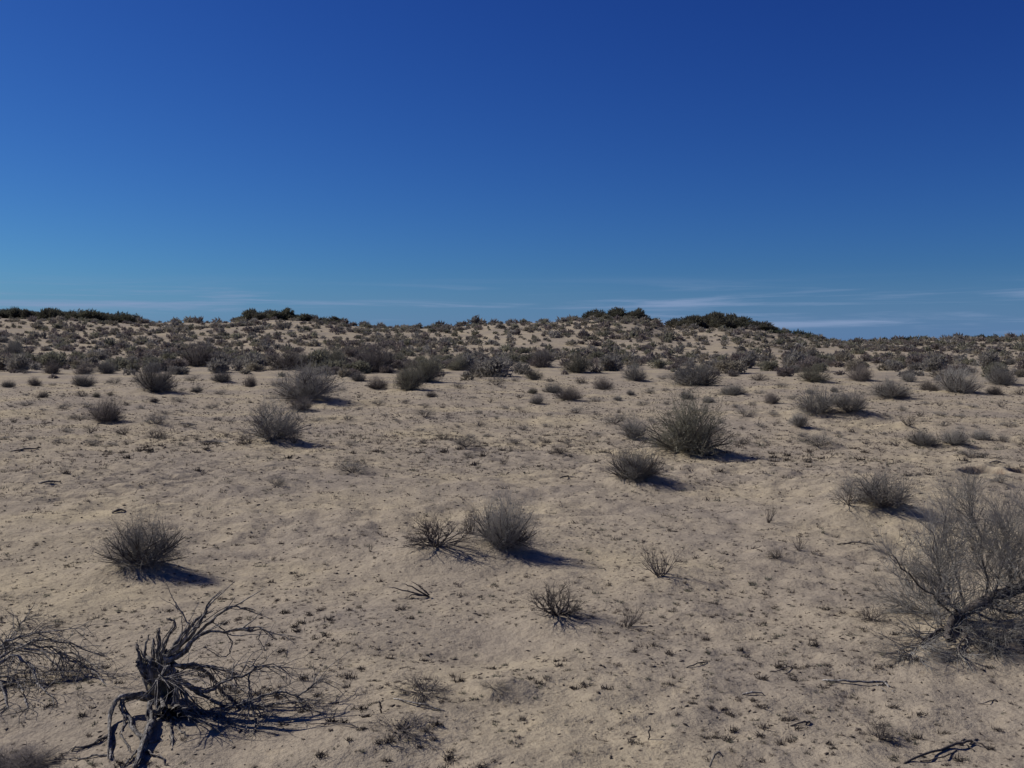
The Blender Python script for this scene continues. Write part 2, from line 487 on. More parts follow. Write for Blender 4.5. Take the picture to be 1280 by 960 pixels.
def leaves(rng, P, n, size):
    i = rng.integers(0, len(P), n); K = P.shape[1]
    t = rng.uniform(0.2, 1, n) * (K - 1); j = np.minimum(t.astype(int), K - 2); f = (t - j)[:, None]
    s = P[i, j] * (1 - f) + P[i, j + 1] * f
    a = nrm(rng.normal(0, 1, (n, 3)) + [0, 0, .5]); b = nrm(np.cross(a, rng.normal(0, 1, (n, 3))))
    z = (rng.uniform(.6, 1.3, n) * size)[:, None]
    V = np.stack([s - b * z * .35, s + a * z, s + b * z * .35], 1).reshape(-1, 3)
    return V, np.arange(n * 3).reshape(-1, 3)
def bush_proto(seed, m_stem, m_crown, leaf=0, leafsize=0.018, hw=0.75, **kw):
    ls = fit(bush_levels(seed, **kw), 1.0, hw)
    v0, f0 = tubes(ls[:2], 5)
    me0 = make_mesh('stem', v0, [f0], m_stem, smooth=True)
    v1, f1 = tubes(ls[2:], 3)
    F = [f1]
    if leaf:
        lv, lf = leaves(np.random.default_rng(seed + 900), ls[3][0], leaf, leafsize)
        F.append(lf + len(v1)); v1 = np.concatenate([v1, lv])
    me1 = make_mesh('crown', v1, F, m_crown)
    return me0, me1, hw
def blob_mesh(name, seed, n, material, size=0.13, h=0.7, lobes=5, tone=None):
    """a far shrub, one metre across: slivers of twig and leaf through a lumpy dome"""
    rng = np.random.default_rng(seed)
    V, F = blob_data(rng, n, size, h, lobes)
    return make_mesh(name, V, [F], material)
def blob_data(rng, n, size=0.13, h=0.7, lobes=5):
    lc = np.concatenate([rng.uniform(-.28, .28, (lobes, 2)), rng.uniform(.12, .55 * h, (lobes, 1))], 1)
    lr = rng.uniform(.2, .34, lobes)
    k = rng.integers(0, lobes, n)
    d = nrm(rng.normal(0, 1, (n, 3)))
    rad = lr[k][:, None] * rng.uniform(0.25, 1.05, (n, 1)) ** 0.6
    p = lc[k] + d * rad * [1, 1, .95]
    p[:, 2] = np.abs(p[:, 2])
    ax = nrm(nrm(p - [0, 0, -0.1]) + rng.normal(0, .55, (n, 3)))
    b = nrm(np.cross(ax, rng.normal(0, 1, (n, 3))))
    z = size * rng.uniform(.5, 1.4, (n, 1))
    V = np.stack([p - b * z * .22, p + b * z * .22, p + ax * z], 1).reshape(-1, 3)
    V[:, 2] = np.maximum(V[:, 2], -0.03)
    return V, np.arange(n * 3).reshape(-1, 3)

# ------------------------------------------------------------------ the shrubs one can tell apart: kind, variant, foot in the photo, width, height, label
NEAR = [
    ('grey', 0, 628, 690, 84, 64, 'dense dark grey dome-shaped shrub on a sand hummock beside bare black branches'),
    ('grey', 1, 796, 601, 68, 40, 'rounded grey shrub just in front of the tall olive bush'),
    ('olive', 0, 862, 567, 86, 70, 'tall full olive-grey bush, the largest round bush on the open sand'),
    ('grey', 2, 172, 710, 92, 60, 'spiky grey-green shrub with a pale sandy gap at its base'),
    ('open', 0, 338, 555, 74, 48, 'vase-shaped grey shrub with pale stems showing at its base'),
    ('low', 3, 365, 556, 34, 26, 'thin wisp leaning off the vase-shaped grey shrub'),
    ('grey', 3, 380, 501, 84, 43, 'broad dark shrub with a long shadow behind the vase-shaped shrub'),
    ('brown', 0, 374, 514, 30, 15, 'small brownish shrub tucked in front of the broad dark shrub'),
    ('brown', 1, 128, 528, 44, 29, 'small purple-brown shrub with a wisp of dead twigs at its side'),
    ('low', 0, 96, 525, 34, 9, 'flat dead wisp beside the small purple-brown shrub'),
    ('grey', 0, 190, 490, 54, 38, 'bushy dark shrub narrowing to a dark foot, on open sand'),
    ('low', 1, 192, 531, 36, 17, 'low grey wispy shrub near scattered black wood'),
    ('low', 2, 220, 502, 26, 9, 'faint flat dry clump below the bushy dark shrub'),
    ('bare', 0, 548, 690, 94, 43, 'bare crooked black branches beside the dense dome-shaped shrub'),
    ('bare', 3, 588, 668, 30, 34, 'upright bare dark branches pressed against the dome-shaped shrub'),
    ('bare', 1, 697, 776, 96, 42, 'dead shrub of tangled black branches on a bare sand mound'),
    ('spare', 0, 826, 724, 58, 42, 'upright fan of thin dark dead twigs on the sand'),
    ('spare', 1, 786, 786, 48, 40, 'sparse dead twigs with one tall thin stalk'),
    ('spare', 2, 962, 654, 24, 30, 'tiny upright spray of thin dark twigs on bare sand'),
    ('spare', 3, 1000, 690, 32, 26, 'short dark twig clump the taller of a close pair'),
    ('bare', 2, 971, 700, 26, 14, 'short dark twig clump the flatter of a close pair'),
    ('low', 1, 1066, 637, 70, 40, 'pale dead grey shrub sharing a sand mound with a rusty-footed shrub'),
    ('open', 1, 1110, 641, 84, 44, 'grey-brown shrub with a rusty foot on a sand mound'),
    ('bare', 3, 1094, 778, 46, 20, 'small dark dead tuft at the foot of the big bare bush'),
    ('open', 2, 1028, 519, 62, 32, 'sprawling dark shrub with bent bare branches on a low rise'),
    ('open', 3, 1066, 517, 58, 27, 'dark spreading shrub adjoining the sprawling one on the low rise'),
    ('grey', 1, 1000, 534, 30, 17, 'small neat grey shrub below the sprawling dark shrubs'),
    ('brown', 3, 966, 505, 20, 14, 'small brownish tuft leaning beside the sprawling dark shrubs'),
    ('spare', 0, 1137, 534, 28, 20, 'loose dry shrub of upright twigs behind the row of rounded grey shrubs'),
    ('grey', 2, 1157, 558, 38, 20, 'rounded grey shrub, first of the row leading to the burrow'),
    ('grey', 3, 1196, 557, 36, 20, 'rounded grey shrub in the middle of the row leading to the burrow'),
    ('grey', 0, 1228, 550, 25, 13, 'small grey shrub at the far end of the row near the burrow'),
    ('low', 0, 1254, 553, 26, 10, 'thin low wisp past the end of the row near the burrow'),
    ('low', 1, 1028, 561, 58, 22, 'pale grey low wispy shrub on open sand'),
    ('low', 2, 1219, 573, 40, 14, 'flat grey wisp on the sand behind the open burrow'),
    ('low', 3, 1255, 605, 30, 14, 'faint dry wisp on the sand beside the open burrow'),
    ('open', 0, 792, 551, 38, 26, 'bare dark shrub with forked branches beside the tall olive bush'),
    ('low', 0, 768, 532, 48, 16, 'low dark grey shrub behind the forked bare shrub'),
    ('low', 1, 582, 562, 34, 18, 'thin low grass-like shrub alone on the open flat'),
    ('low', 2, 586, 573, 26, 9, 'flat dark wisp just in front of the thin grass-like shrub'),
    ('low', 3, 530, 524, 36, 13, 'low pale brown shrub below the two-lobed olive bush'),
    ('spare', 1, 598, 534, 24, 9, 'short dark spiky clump on the flat'),
    ('spare', 2, 473, 555, 18, 12, 'tiny dark spiky clump alone on the flat'),
    ('bare', 0, 702, 569, 30, 9, 'flat spread of dark dead twigs on the flat'),
    ('spare', 3, 630, 581, 18, 9, 'very small dark twig spray on the flat'),
    ('bare', 1, 305, 556, 28, 13, 'short black broken sticks beside the vase-shaped shrub'),
    ('bare', 2, 152, 543, 24, 10, 'black crumpled dead wood below the purple-brown shrub'),
    ('bare', 3, 192, 548, 44, 13, 'scattered grey-black dead twigs below the purple-brown shrub'),
    ('low', 0, 345, 607, 28, 14, 'faint thin grass clump on stony sand'),
    ('low', 1, 440, 592, 60, 18, 'flat sparse dry mat on the middle of the plain'),
    ('spare', 2, 462, 690, 12, 14, 'tiny dark twig stub standing alone on the sand'),
    ('bare', 0, 1102, 926, 46, 28, 'small black forked dead stub in the foreground sand'),
    ('low', 0, 618, 868, 50, 14, 'low dark brown crust of dead twigs by a small sand scarp'),
    ('bare', 2, 524, 872, 88, 15, 'flat dry mat of broken twigs in the foreground'),
    ('bare', 1, 500, 920, 104, 11, 'sparse flat mat of dead twiglets below the dry mat'),
    ('brown', 1, 14, 970, 90, 26, 'dark brown mossy clump at the sand slope below the dead tangle'),
    ('olive', 1, 511, 488, 36, 34, 'olive bush with a short dark foot, the near half of a joined pair'),
    ('olive', 2, 531, 478, 36, 34, 'olive-grey bush, the far half of a joined pair'),
    ('brown', 2, 465, 465, 54, 36, 'large near-black shrub standing tall before the dense belt'),
    ('brown', 3, 472, 487, 27, 15, 'small dark grey shrub in front of the near-black shrub'),
    ('grey', 1, 447, 477, 20, 12, 'very small shrub below the near-black shrub'),
    ('grey', 2, 594, 470, 22, 17, 'small grey shrub at the edge of the open sand'),
    ('low', 1, 620, 481, 26, 15, 'wispy grey shrub at the edge of the open sand'),
    ('olive', 3, 571, 463, 28, 17, 'small ochre-olive shrub at the edge of the dense belt'),
    ('brown', 0, 357, 462, 48, 24, 'wide dark brown shrub at the near edge of the dense belt'),
    ('olive', 1, 414, 457, 40, 24, 'mid-sized olive shrub at the near edge of the dense belt'),
    ('brown', 1, 62, 467, 26, 18, 'round dark shrub, farthest from the greyer one in a line before the belt'),
    ('brown', 2, 104, 468, 26, 14, 'round dark shrub in the middle of a line of small ones before the belt'),
    ('grey', 3, 131, 467, 22, 17, 'greyer shrub ending a line of small ones before the belt'),
    ('brown', 3, 245, 458, 46, 30, 'large dark clump of shrub standing out of the dense belt'),
    ('grey', 0, 275, 478, 28, 15, 'small rounded shrub on the sand before the dense belt'),
    ('brown', 1, 312, 483, 20, 15, 'small purple-brown shrub on the sand beside the broad dark one'),
    ('grey', 2, 12, 452, 36, 28, 'tall dark shrub at the near edge of the belt below the dark-topped dune'),
    ('grey', 3, 794, 476, 32, 20, 'rounded grey-blue shrub before the central dunes'),
    ('grey', 1, 871, 482, 58, 29, 'wide domed grey-green shrub before the scrub-covered dune'),
    ('brown', 2, 755, 487, 24, 15, 'small brown shrub on open sand before the central dunes'),
    ('grey', 0, 691, 491, 24, 13, 'smaller of two low joined shrubs on open sand'),
    ('brown', 3, 711, 500, 34, 16, 'larger of two low joined shrubs on open sand'),
    ('grey', 2, 917, 494, 34, 13, 'low flat grey shrub below the wide domed one'),
    ('low', 3, 933, 522, 36, 13, 'low dry wisp beside the tall olive bush'),
    ('brown', 0, 677, 459, 36, 22, 'dark brown shrub in the thinner middle of the belt'),
    ('olive', 2, 722, 466, 42, 22, 'broad olive shrub in the thinner middle of the belt'),
    ('grey', 1, 1200, 491, 54, 32, 'large dark mounded shrub before the low even ridge'),
    ('grey', 3, 1117, 498, 48, 22, 'wide low grey shrub before the low even ridge'),
    ('olive', 3, 1020, 478, 40, 22, 'ochre-tinged shrub above the sprawling dark shrubs'),
    ('brown', 1, 1077, 476, 34, 20, 'mid-sized brown shrub above the sprawling dark shrubs'),
    ('grey', 0, 1256, 481, 42, 25, 'rounded dark shrub beyond the large mounded one'),
    ('brown', 2, 1165, 488, 26, 14, 'small rusty shrub beside the large mounded one'),
]
later_hums(NEAR)
print('hums', len(HUM))

# ------------------------------------------------------------------ the ground: one sheet, finest where things are near
def build_ground():
    fine = np.radians(np.arange(-38, 38.001, 0.18))
    coarse = np.radians(np.concatenate([np.arange(39, 180, 3.0), np.arange(-180, -38.5, 3.0)]))
    az = np.sort(np.concatenate([fine, coarse]))
    rr = [0.4]
    while rr[-1] < 6500:
        r = rr[-1]
        q = 1.03 if r < 2 else 1.002 if 12.6 < r < 15.6 else 1.006 if r < 30 else 1.010 if r < 260 else 1.06
        rr.append(r * q)
    rr = np.array(rr)
    A, R = np.meshgrid(az, rr)
    X = R * np.sin(A); Y = R * np.cos(A)
    Z = height(X, Y)
    n, m = X.shape
    V = np.stack([X, Y, Z], -1).reshape(-1, 3)
    V = np.concatenate([V, [[0, 0, Z0]]])
    idx = np.arange(n * m).reshape(n, m)
    a = idx[:-1]; b = idx[1:]
    Q = np.stack([a, np.roll(a, -1, 1), np.roll(b, -1, 1), b], -1).reshape(-1, 4)[:, ::-1]
    T = np.stack([np.full(m, n * m), np.roll(idx[0], -1), idx[0]], -1)
    me = make_mesh('ground', V, [Q, T], M_sand, smooth=True)
    soil = np.zeros(len(V))
    for hx, hy, rx, ry, dp in PIT:
        q = np.sqrt(((V[:, 0] - hx) / rx) ** 2 + ((V[:, 1] - hy) / ry) ** 2)
        soil = np.maximum(soil, 1 - sstep(0.8, 1.15, q))
    at = me.attributes.new('soil', 'FLOAT', 'POINT'); at.data.foreach_set('value', soil.astype(np.float32))
    o = link('ground', me); o['kind'] = 'structure'
build_ground()

# ------------------------------------------------------------------ shrubs near enough to show their stems
PROTO = {}
def proto(kind, v):
    key = (kind, v)
    if key in PROTO:
        return PROTO[key]
    s = 100 + 17 * v + hash_kind[kind]
    if kind == 'grey':      # dense fuzzy round bush
        p = bush_proto(s, M_dark, M_grey, leaf=4200, leafsize=0.013, stems=26, spread=1.4, n1=110, dome=900, n3=4000, tw=0.0015, up=0.08, dh=0.75, hw=0.75, low=.1)
    elif kind == 'brown':
        p = bush_proto(s, M_dark, M_brown, leaf=3800, leafsize=0.013, stems=26, spread=1.4, n1=110, dome=860, n3=3400, tw=0.0015, up=0.06, dh=0.7, hw=0.7, lump=.38, low=.06)
    elif kind == 'olive':
        p = bush_proto(s, M_dark, M_olive, leaf=9500, leafsize=0.016, stems=24, spread=1.35, n1=110, dome=900, n3=3200, tw=0.0016, up=0.05, dh=0.85, hw=0.85, lump=.36, low=.05)
    elif kind == 'open':    # stems show below, loose crown
        p = bush_proto(s, M_dead, M_grey, leaf=1800, leafsize=0.014, stems=22, spread=1.15, n1=90, dome=560, n3=2000, tw=0.0018, up=0.05, wig=0.16, r=0.011, dh=0.7, hw=0.7, lump=.45, low=.2)
    elif kind == 'low':     # thin flat wisps
        p = bush_proto(s, M_dark, M_grey, stems=26, n1=110, n2=520, n3=1500, tw=0.0019, up=0.02, wig=0.16, spread=1.35, r=0.007, hw=0.42)
    elif kind == 'bare':    # dead: crooked dark branches and no fine twigs
        p = bush_proto(s, M_dark, M_dark, stems=26, n1=120, n2=300, n3=260, tw=0.003, up=0.04, wig=0.30, spread=1.35, r=0.013, open_=0.5, l3=(0.06, 0.14), hw=0.6)
    else:                   # 'spare': upright thin stalks
        p = bush_proto(s, M_dark, M_dark, stems=18, n1=46, n2=80, n3=80, tw=0.003, up=0.14, wig=0.12, spread=0.85, r=0.009, open_=0.5, hw=0.9)
    PROTO[key] = p
    return p
hash_kind = {'grey': 1, 'brown': 2, 'olive': 3, 'open': 4, 'low': 5, 'bare': 6, 'spare': 7}
NAMES = {'grey': 'twiggy_shrub', 'brown': 'brown_shrub', 'olive': 'olive_shrub', 'open': 'open_shrub', 'low': 'low_shrub', 'bare': 'dead_shrub', 'spare': 'dry_twig_tuft'}
prng = np.random.default_rng(5)
def shrub(kind, v, px, py, wpx, hpx, label, group=None, rot=None, name=None, cat='shrub', sink=0.0):
    p, t = hit(px, py)
    me0, me1, hw = proto(kind, v)
    w = .92 * wpx / FPX * t; h = .97 * hpx / FPX * t / hw
    e = bpy.data.objects.new(name or NAMES[kind], None); C.objects.link(e)
    e.empty_display_size = 0.1
    y = p[1] + 0.22 * w
    e.location = (p[0], y, ground(p[0], y) - sink)
    e.rotation_euler = (prng.normal(0, .07), prng.normal(0, .07), prng.uniform(0, 6.28) if rot is None else rot)
    e.scale = (w * prng.uniform(.88, 1.12), w * prng.uniform(.8, 1.1), h)
    link('stem', me0, e); link('crown', me1, e)
    tag(e, label, cat, group)
    return e

for i, (k, v, px, py, w, h, lab) in enumerate(NEAR):
    cat = 'dead shrub' if k == 'bare' else 'twig tuft' if k == 'spare' else 'shrub'
    shrub(k, v, px, py, w, h, lab, cat=cat)

# small plants scattered over the open flat between the named shrubs
srng = np.random.default_rng(66)
taken = [(n[2], n[3], n[4]) for n in NEAR]
SCAT = {'low': ('low_shrub', 'thin low grey wisp'), 'brown': ('brown_shrub', 'small purple-brown shrub'), 'grey': ('twiggy_shrub', 'small rounded grey shrub'),
        'spare': ('dry_twig_tuft', 'short spray of dark dead twigs'), 'bare': ('dead_shrub', 'short crooked black dead shrub'), 'olive': ('olive_shrub', 'small olive shrub')}
nsc = 0
while nsc < 240:
    py = 456 + 102 * srng.uniform() ** 2.3; px = srng.uniform(-20, 1300)
    k = ['low', 'brown', 'grey', 'spare', 'bare', 'olive'][srng.choice(6, p=(.38, .2, .14, .13, .09, .06))]
    if py > 505 and k in ('brown', 'grey', 'olive'):
        k = 'low'
    w = srng.uniform(12, 30) * (1.0 if py < 490 else 0.85)
    if any(abs(px - a) < 0.55 * (w + c) and abs(py - b) < 12 for a, b, c in taken):
        continue
    h = w * {'low': .32, 'brown': .55, 'grey': .55, 'spare': .5, 'bare': .38, 'olive': .62}[k]
    near_ = min(taken[:len(NEAR)], key=lambda t_: abs(t_[0] - px) + 2.5 * abs(t_[1] - py))
    lmk = NEAR[[(n[2], n[3], n[4]) for n in NEAR].index(near_)][6]
    lmk = ' '.join(lmk.replace(',', '').split()[:5])
    lmk = lmk.rsplit(' ', 1)[0] if lmk.split()[-1] in ('in', 'on', 'of', 'with', 'and', 'a', 'the', 'just', 'at', 'by', 'to', 'from', 'beside', 'behind', 'below', 'before', 'lying', 'tucked', 'narrowing', 'standing') else lmk
    shrub(k, int(srng.integers(0, 4)), px, py, w, h, SCAT[k][1] + ' near the ' + lmk, 'small plants scattered over the open flat',
          cat='twig tuft' if k == 'spare' else 'dead shrub' if k == 'bare' else 'shrub')
    taken.append((px, py, w)); nsc += 1

# ------------------------------------------------------------------ hand-laid dead wood
def poly(points, Y, sub=4, seed=0, wob=0.004):
    """points: (px, py, dd, radius px) along the wood -> smooth 3D polyline and radii"""
    P = []; R = []
    for px, py, dd, r in points:
        P.append(at_depth(px, py, Y + dd, r / FPX * Y * 0.6)); R.append(r / FPX * Y)
    P = np.array(P); R = np.array(R)
    n = len(P); out = []; rad = []
    for i in range(n - 1):
        p0 = P[max(i - 1, 0)]; p1 = P[i]; p2 = P[i + 1]; p3 = P[min(i + 2, n - 1)]
        for s in range(sub):
            t = s / sub
            out.append(0.5 * (2 * p1 + (p2 - p0) * t + (2 * p0 - 5 * p1 + 4 * p2 - p3) * t * t + (3 * p1 - p0 - 3 * p2 + p3) * t ** 3))
            rad.append(R[i] * (1 - t) + R[i + 1] * t)
    out.append(P[-1]); rad.append(R[-1])
    out = np.array(out); rad = np.array(rad)
    g = np.random.default_rng(seed)
    out[1:-1] += g.normal(0, wob, (len(out) - 2, 3))
    rad = rad * g.uniform(.86, 1.14, len(rad))
    # closed broken ends
    out = np.concatenate([out, out[-1:] + (out[-1] - out[-2]) * .15]); rad = np.concatenate([rad, [rad[-1] * .15]])
    return out, rad
def wood_thing(name, label, cat, base, group=None):
    e = bpy.data.objects.new(name, None); C.objects.link(e); e.location = base; e.empty_display_size = .1
    return tag(e, label, cat, group)
def add_poly(e, name, P, R, m, sides=7):
    o = np.array(e.location)
    v, f = tubes([(P[None] - o, R[None])], sides)
    return link(name, make_mesh(name, v, [f], m, smooth=True), e)

# the big dead stump: crop coordinates of the photograph at 4x from (80, 740)
def cpx(pts, dds=None):
    return [(80 + p[0] / 4, 740 + p[1] / 4, p[2], p[3]) for p in pts]
bs, ts = hit(205, 893)
YS = bs[1] + 0.06
stump = wood_thing('dead_stump', 'weathered grey dead stump with splayed roots and broken branches sprawling over the sand', 'dead stump', (bs[0], YS, ground(bs[0], YS)))
WAIT = []
TR = [[(520, 640, .02, 12), (500, 560, .02, 13), (468, 480, .02, 15), (450, 410, .03, 17), (440, 360, .03, 12)],
      [(560, 640, .05, 12), (540, 540, .05, 13), (520, 440, .05, 12), (500, 360, .04, 12), (500, 310, .04, 8)],
      [(430, 430, .0, 9), (395, 385, .0, 7), (370, 350, -.01, 3.5)]]
for i, t in enumerate(TR):
    P, R = poly(cpx(t), YS, 5, i, .007)
    add_poly(stump, 'trunk', P, R * .66, M_trunk if i == 0 else M_dead, 10)
    for k in range(3): WAIT.append((P, R * .66, 500 + 5 * i + k))
STR = []
def strands(P, R, seed):
    # split outer strands of the weathered wood running along a limb
    g = np.random.default_rng(seed)
    for k in range(2 if R.max() > .006 else 1):
        P2, R2 = resample(P, R, 12)
        off = g.normal(0, 1, 3); off /= np.linalg.norm(off)
        w = np.sin(np.linspace(0, math.pi * g.uniform(.8, 1.6), 12))[:, None]
        P2 = P2 + off * R2[:, None] * g.uniform(.8, 1.3) + g.normal(0, .006, 3) * w + g.normal(0, .003, (12, 3))
        STR.append((P2, R2 * g.uniform(.35, .6)))
def resample(P, R, k=10):
    s = np.linspace(0, len(P) - 1, k); j = np.minimum(s.astype(int), len(P) - 2); f = s - j
    return P[j] * (1 - f[:, None]) + P[j + 1] * f[:, None], R[j] * (1 - f) + R[j + 1] * f
RT = [[(500, 550, -.02, 7), (440, 545, -.08, 7), (425, 600, -.12, 8), (452, 650, -.14, 9), (425, 710, -.18, 11), (395, 790, -.22, 8), (360, 885, -.3, 5)],
      [(470, 540, .02, 5), (400, 520, -.03, 5.5), (330, 514, -.07, 5), (275, 530, -.10, 4.5), (238, 580, -.12, 5), (228, 700, -.2, 4.5), (232, 840, -.3, 3)],
      [(420, 530, 0, 4), (340, 525, -.05, 4), (285, 560, -.1, 3.5), (310, 620, -.13, 3.5), (352, 690, -.18, 4), (392, 745, -.2, 3)],
      [(225, 720, -.2, 3), (130, 772, -.22, 2.4), (60, 790, -.25, 1.8), (-10, 815, -.28, 1.1)],
      [(232, 818, -.3, 1.8), (150, 826, -.3, 1.5), (0, 838, -.3, .9)],
      [(300, 590, -.1, 2.5), (300, 660, -.15, 2.5), (290, 720, -.2, 2), (330, 800, -.25, 1.2)],
      [(520, 640, -.05, 3), (556, 640, -.08, 2.6), (575, 690, -.12, 2), (606, 730, -.15, 1)],
      [(530, 640, -.05, 2.6), (545, 700, -.14, 2.4), (538, 790, -.2, 1.4)],
      [(600, 620, -.05, 3), (660, 645, -.08, 2.6), (740, 680, -.1, 2), (790, 715, -.12, 1.6), (842, 755, -.14, .8)],
      [(400, 800, -.2, 3), (450, 815, -.25, 2.5), (520, 868, -.3, 1.6)],
      [(380, 800, -.2, 2.5), (320, 850, -.28, 2), (290, 900, -.3, 1)],
      [(420, 760, -.2, 2), (470, 748, -.22, 1.5), (520, 738, -.22, .9)]]
for a_ in WAIT: strands(*a_)
for i, t in enumerate(RT):
    P, R = poly(cpx(t), YS, 5, 20 + i, .004)
    R = R * (.42 if i == 0 else .5); add_poly(stump, 'root', P, R, M_dead, 8); strands(P, R, 300 + i); strands(P, R, 340 + i)
BR = [[(490, 350, .03, 5), (560, 290, .05, 4.5), (640, 210, .08, 4), (690, 130, .12, 2.6), (722, 55, .16, 1.9), (780, -3, .2, .9)],
      [(500, 345, .03, 5), (590, 290, .04, 4.2), (680, 200, .07, 3.4), (760, 125, .1, 2.8), (830, 75, .12, 2.4), (885, 78, .14, 1.8), (957, 93, .16, .9)],
      [(510, 340, .0, 4.5), (580, 310, .0, 4), (640, 250, .0, 3), (700, 205, -.02, 2.4), (800, 198, -.03, 2), (905, 186, -.04, 2.1), (1000, 186, -.04, 1.6), (1065, 240, -.05, .9)],
      [(480, 340, .06, 5), (540, 280, .1, 4), (600, 200, .15, 3), (660, 140, .2, 2), (750, 92, .24, .8)],
      [(500, 330, .0, 4), (570, 280, .0, 3.6), (620, 200, .0, 2.6), (640, 160, -.01, 1.2)],
      [(650, 180, .1, 2), (590, 110, .12, 1.5), (548, 45, .15, .8)],
      [(400, 385, .0, 4.5), (375, 320, .0, 3.5), (365, 262, .0, 1.4)],
      [(405, 370, .03, 4), (400, 300, .04, 3), (422, 215, .06, 1.2)],
      [(460, 370, .05, 4.5), (470, 270, .06, 4), (475, 180, .07, 2.2)],
      [(480, 350, .0, 3.5), (500, 260, -.01, 2.6), (555, 155, -.02, 2.2), (512, 135, -.03, 1.4)],
      [(440, 380, .08, 4), (450, 300, .12, 3), (445, 235, .15, 1.2)],
      [(740, 150, .1, 1.4), (800, 190, .08, 1.3), (838, 250, .06, 1.3), (825, 305, .05, 1.2), (780, 322, .05, 1), (705, 270, .05, .7)],
      [(1000, 188, -.04, 1.2), (975, 215, -.05, 1.1), (985, 260, -.06, 1), (1008, 295, -.07, .7)],
      [(530, 350, .05, 5), (600, 372, .1, 4), (690, 390, .15, 3.6), (750, 440, .18, 3.5), (790, 510, .2, 3), (860, 560, .2, 1.8)],
      [(540, 370, .03, 4), (640, 362, .1, 3), (740, 375, .15, 2.2), (870, 412, .2, 1)],
      [(560, 440, .0, 4.5), (640, 480, .02, 4), (735, 496, .03, 3.8), (775, 458, .03, 3.2), (850, 430, .03, 2.6), (930, 405, .02, 2.4), (962, 372, .02, 2)],
      [(905, 372, .02, 1.2), (960, 374, .02, 1.5), (1075, 376, .05, .9)],
      [(928, 408, .02, 2), (928, 470, .0, 2), (930, 530, -.02, 2.4), (944, 600, -.04, 2), (962, 645, -.06, 1.6), (945, 712, -.08, 1)],
      [(560, 400, .0, 4.5), (580, 480, -.02, 4), (630, 560, -.05, 3.5), (700, 610, -.05, 2.5), (800, 640, -.08, 1.5)],
      [(600, 460, .04, 4), (700, 520, .06, 4), (800, 575, .06, 3.2), (900, 580, .05, 2.5), (1050, 565, .05, 2), (1200, 545, .06, 1)],
      [(860, 570, .05, 3), (960, 530, .08, 2.4), (1060, 498, .1, 2.2), (1130, 510, .1, 2), (1182, 545, .08, 1.8), (1195, 595, .06, .9)],
      [(1165, 520, .1, 2), (1220, 485, .12, 1.6), (1278, 440, .15, .8)],
      [(540, 380, -.06, 3.5), (555, 460, -.08, 3), (560, 560, -.1, 2.5), (625, 620, -.12, 1.2)],
      [(520, 370, -.06, 3), (480, 420, -.12, 2.5), (500, 440, -.14, 2.4), (540, 420, -.1, 1.5)]]
bl = []
for i, t in enumerate(BR):
    P, R = poly(cpx(t), YS, 4, 60 + i, .004)
    R = R * .6
    add_poly(stump, 'branch', P, R, M_dead, 7); bl.append((P, R)); strands(P, R, 400 + i)
rng = np.random.default_rng(4)
def resample(P, R, k=10):
    s = np.linspace(0, len(P) - 1, k); j = np.minimum(s.astype(int), len(P) - 2); f = s - j
    return P[j] * (1 - f[:, None]) + P[j + 1] * f[:, None], R[j] * (1 - f) + R[j + 1] * f
def stack(bl):
    a = [resample(P, R) for P, R in bl]
    return np.array([x[0] for x in a]), np.array([x[1] for x in a])
def settle(L, lift=0.004):
    P, R = L
    P[..., 2] = np.maximum(P[..., 2], height(P[..., 0], P[..., 1]) + lift)
    return P, R
def twig_part(e, name, lv, m, sides=4):
    o = np.array(e.location)
    v, f = tubes([(P - o, R) for P, R in lv], sides)
    return link(name, make_mesh(name, v, [f], m), e)
SP, SR = stack(bl[13:])
t1 = settle(children(rng, SP, SR, 210, (.3, 1.0), (.08, .30), 7, .24, -.08, .0028, .2))
t2 = settle(children(rng, *t1, 330, (.3, 1.0), (.04, .14), 4, .25, -.03, .0022, .3))
twig_part(stump, 'twigs', [t1, t2], M_dead)
SP, SR = stack(bl[:6])
t1 = children(rng, SP, SR, 26, (.1, .5), (.08, .22), 6, .12, .03, .004, .2)
twig_part(stump, 'twigs', [t1], M_dead)
SP, SR = np.array([x[0] for x in STR]), np.array([x[1] for x in STR])
twig_part(stump, 'split_strands', [(SP, SR)], M_dead, 5)

# the tangle of dead branches beside the stump
bt, tt = hit(40, 862)
YT = bt[1] + 0.25
tangle = wood_thing('dead_branch_tangle', 'sprawling tangle of grey dead branches and curled twigs beside the splayed stump', 'dead shrub', (bt[0], YT, ground(bt[0], YT)))
rng = np.random.default_rng(12)
tb = [[(-30, 860, 0, 8), (0, 820, 0, 6), (30, 795, .05, 4), (75, 790, .1, 3), (130, 815, .1, 1.5)],
      [(-20, 850, 0, 7), (15, 810, -.05, 5), (40, 830, -.1, 4), (60, 870, -.12, 2)],
      [(-30, 840, .1, 6), (10, 800, .15, 4.5), (50, 800, .2, 3.5), (100, 820, .2, 2.2), (168, 862, .15, 1)],
      [(-20, 820, 0, 5), (10, 785, 0, 4), (40, 778, .05, 3), (100, 770, .1, 1.2)],
      [(-10, 840, -.1, 5), (20, 850, -.15, 4), (35, 885, -.2, 2)],
      [(-30, 830, -.1, 5), (0, 850, -.2, 4), (10, 885, -.3, 2)],
      [(30, 800, 0, 4), (70, 805, 0, 3), (110, 830, 0, 2.2), (150, 868, 0, 1.2)],
      [(20, 805, .1, 4), (60, 815, .1, 3), (85, 850, .05, 2), (100, 880, 0, 1)],
      [(0, 815, .2, 3), (20, 782, .25, 2.4), (30, 762, .25, 1)]]
tl = []
for i, t in enumerate(tb):
    P, R = poly(t, YT, 4, 140 + i, .008)
    add_poly(tangle, 'branch', P, R * .42, M_dead, 7); tl.append((P, R * .42))
SP, SR = stack(tl)
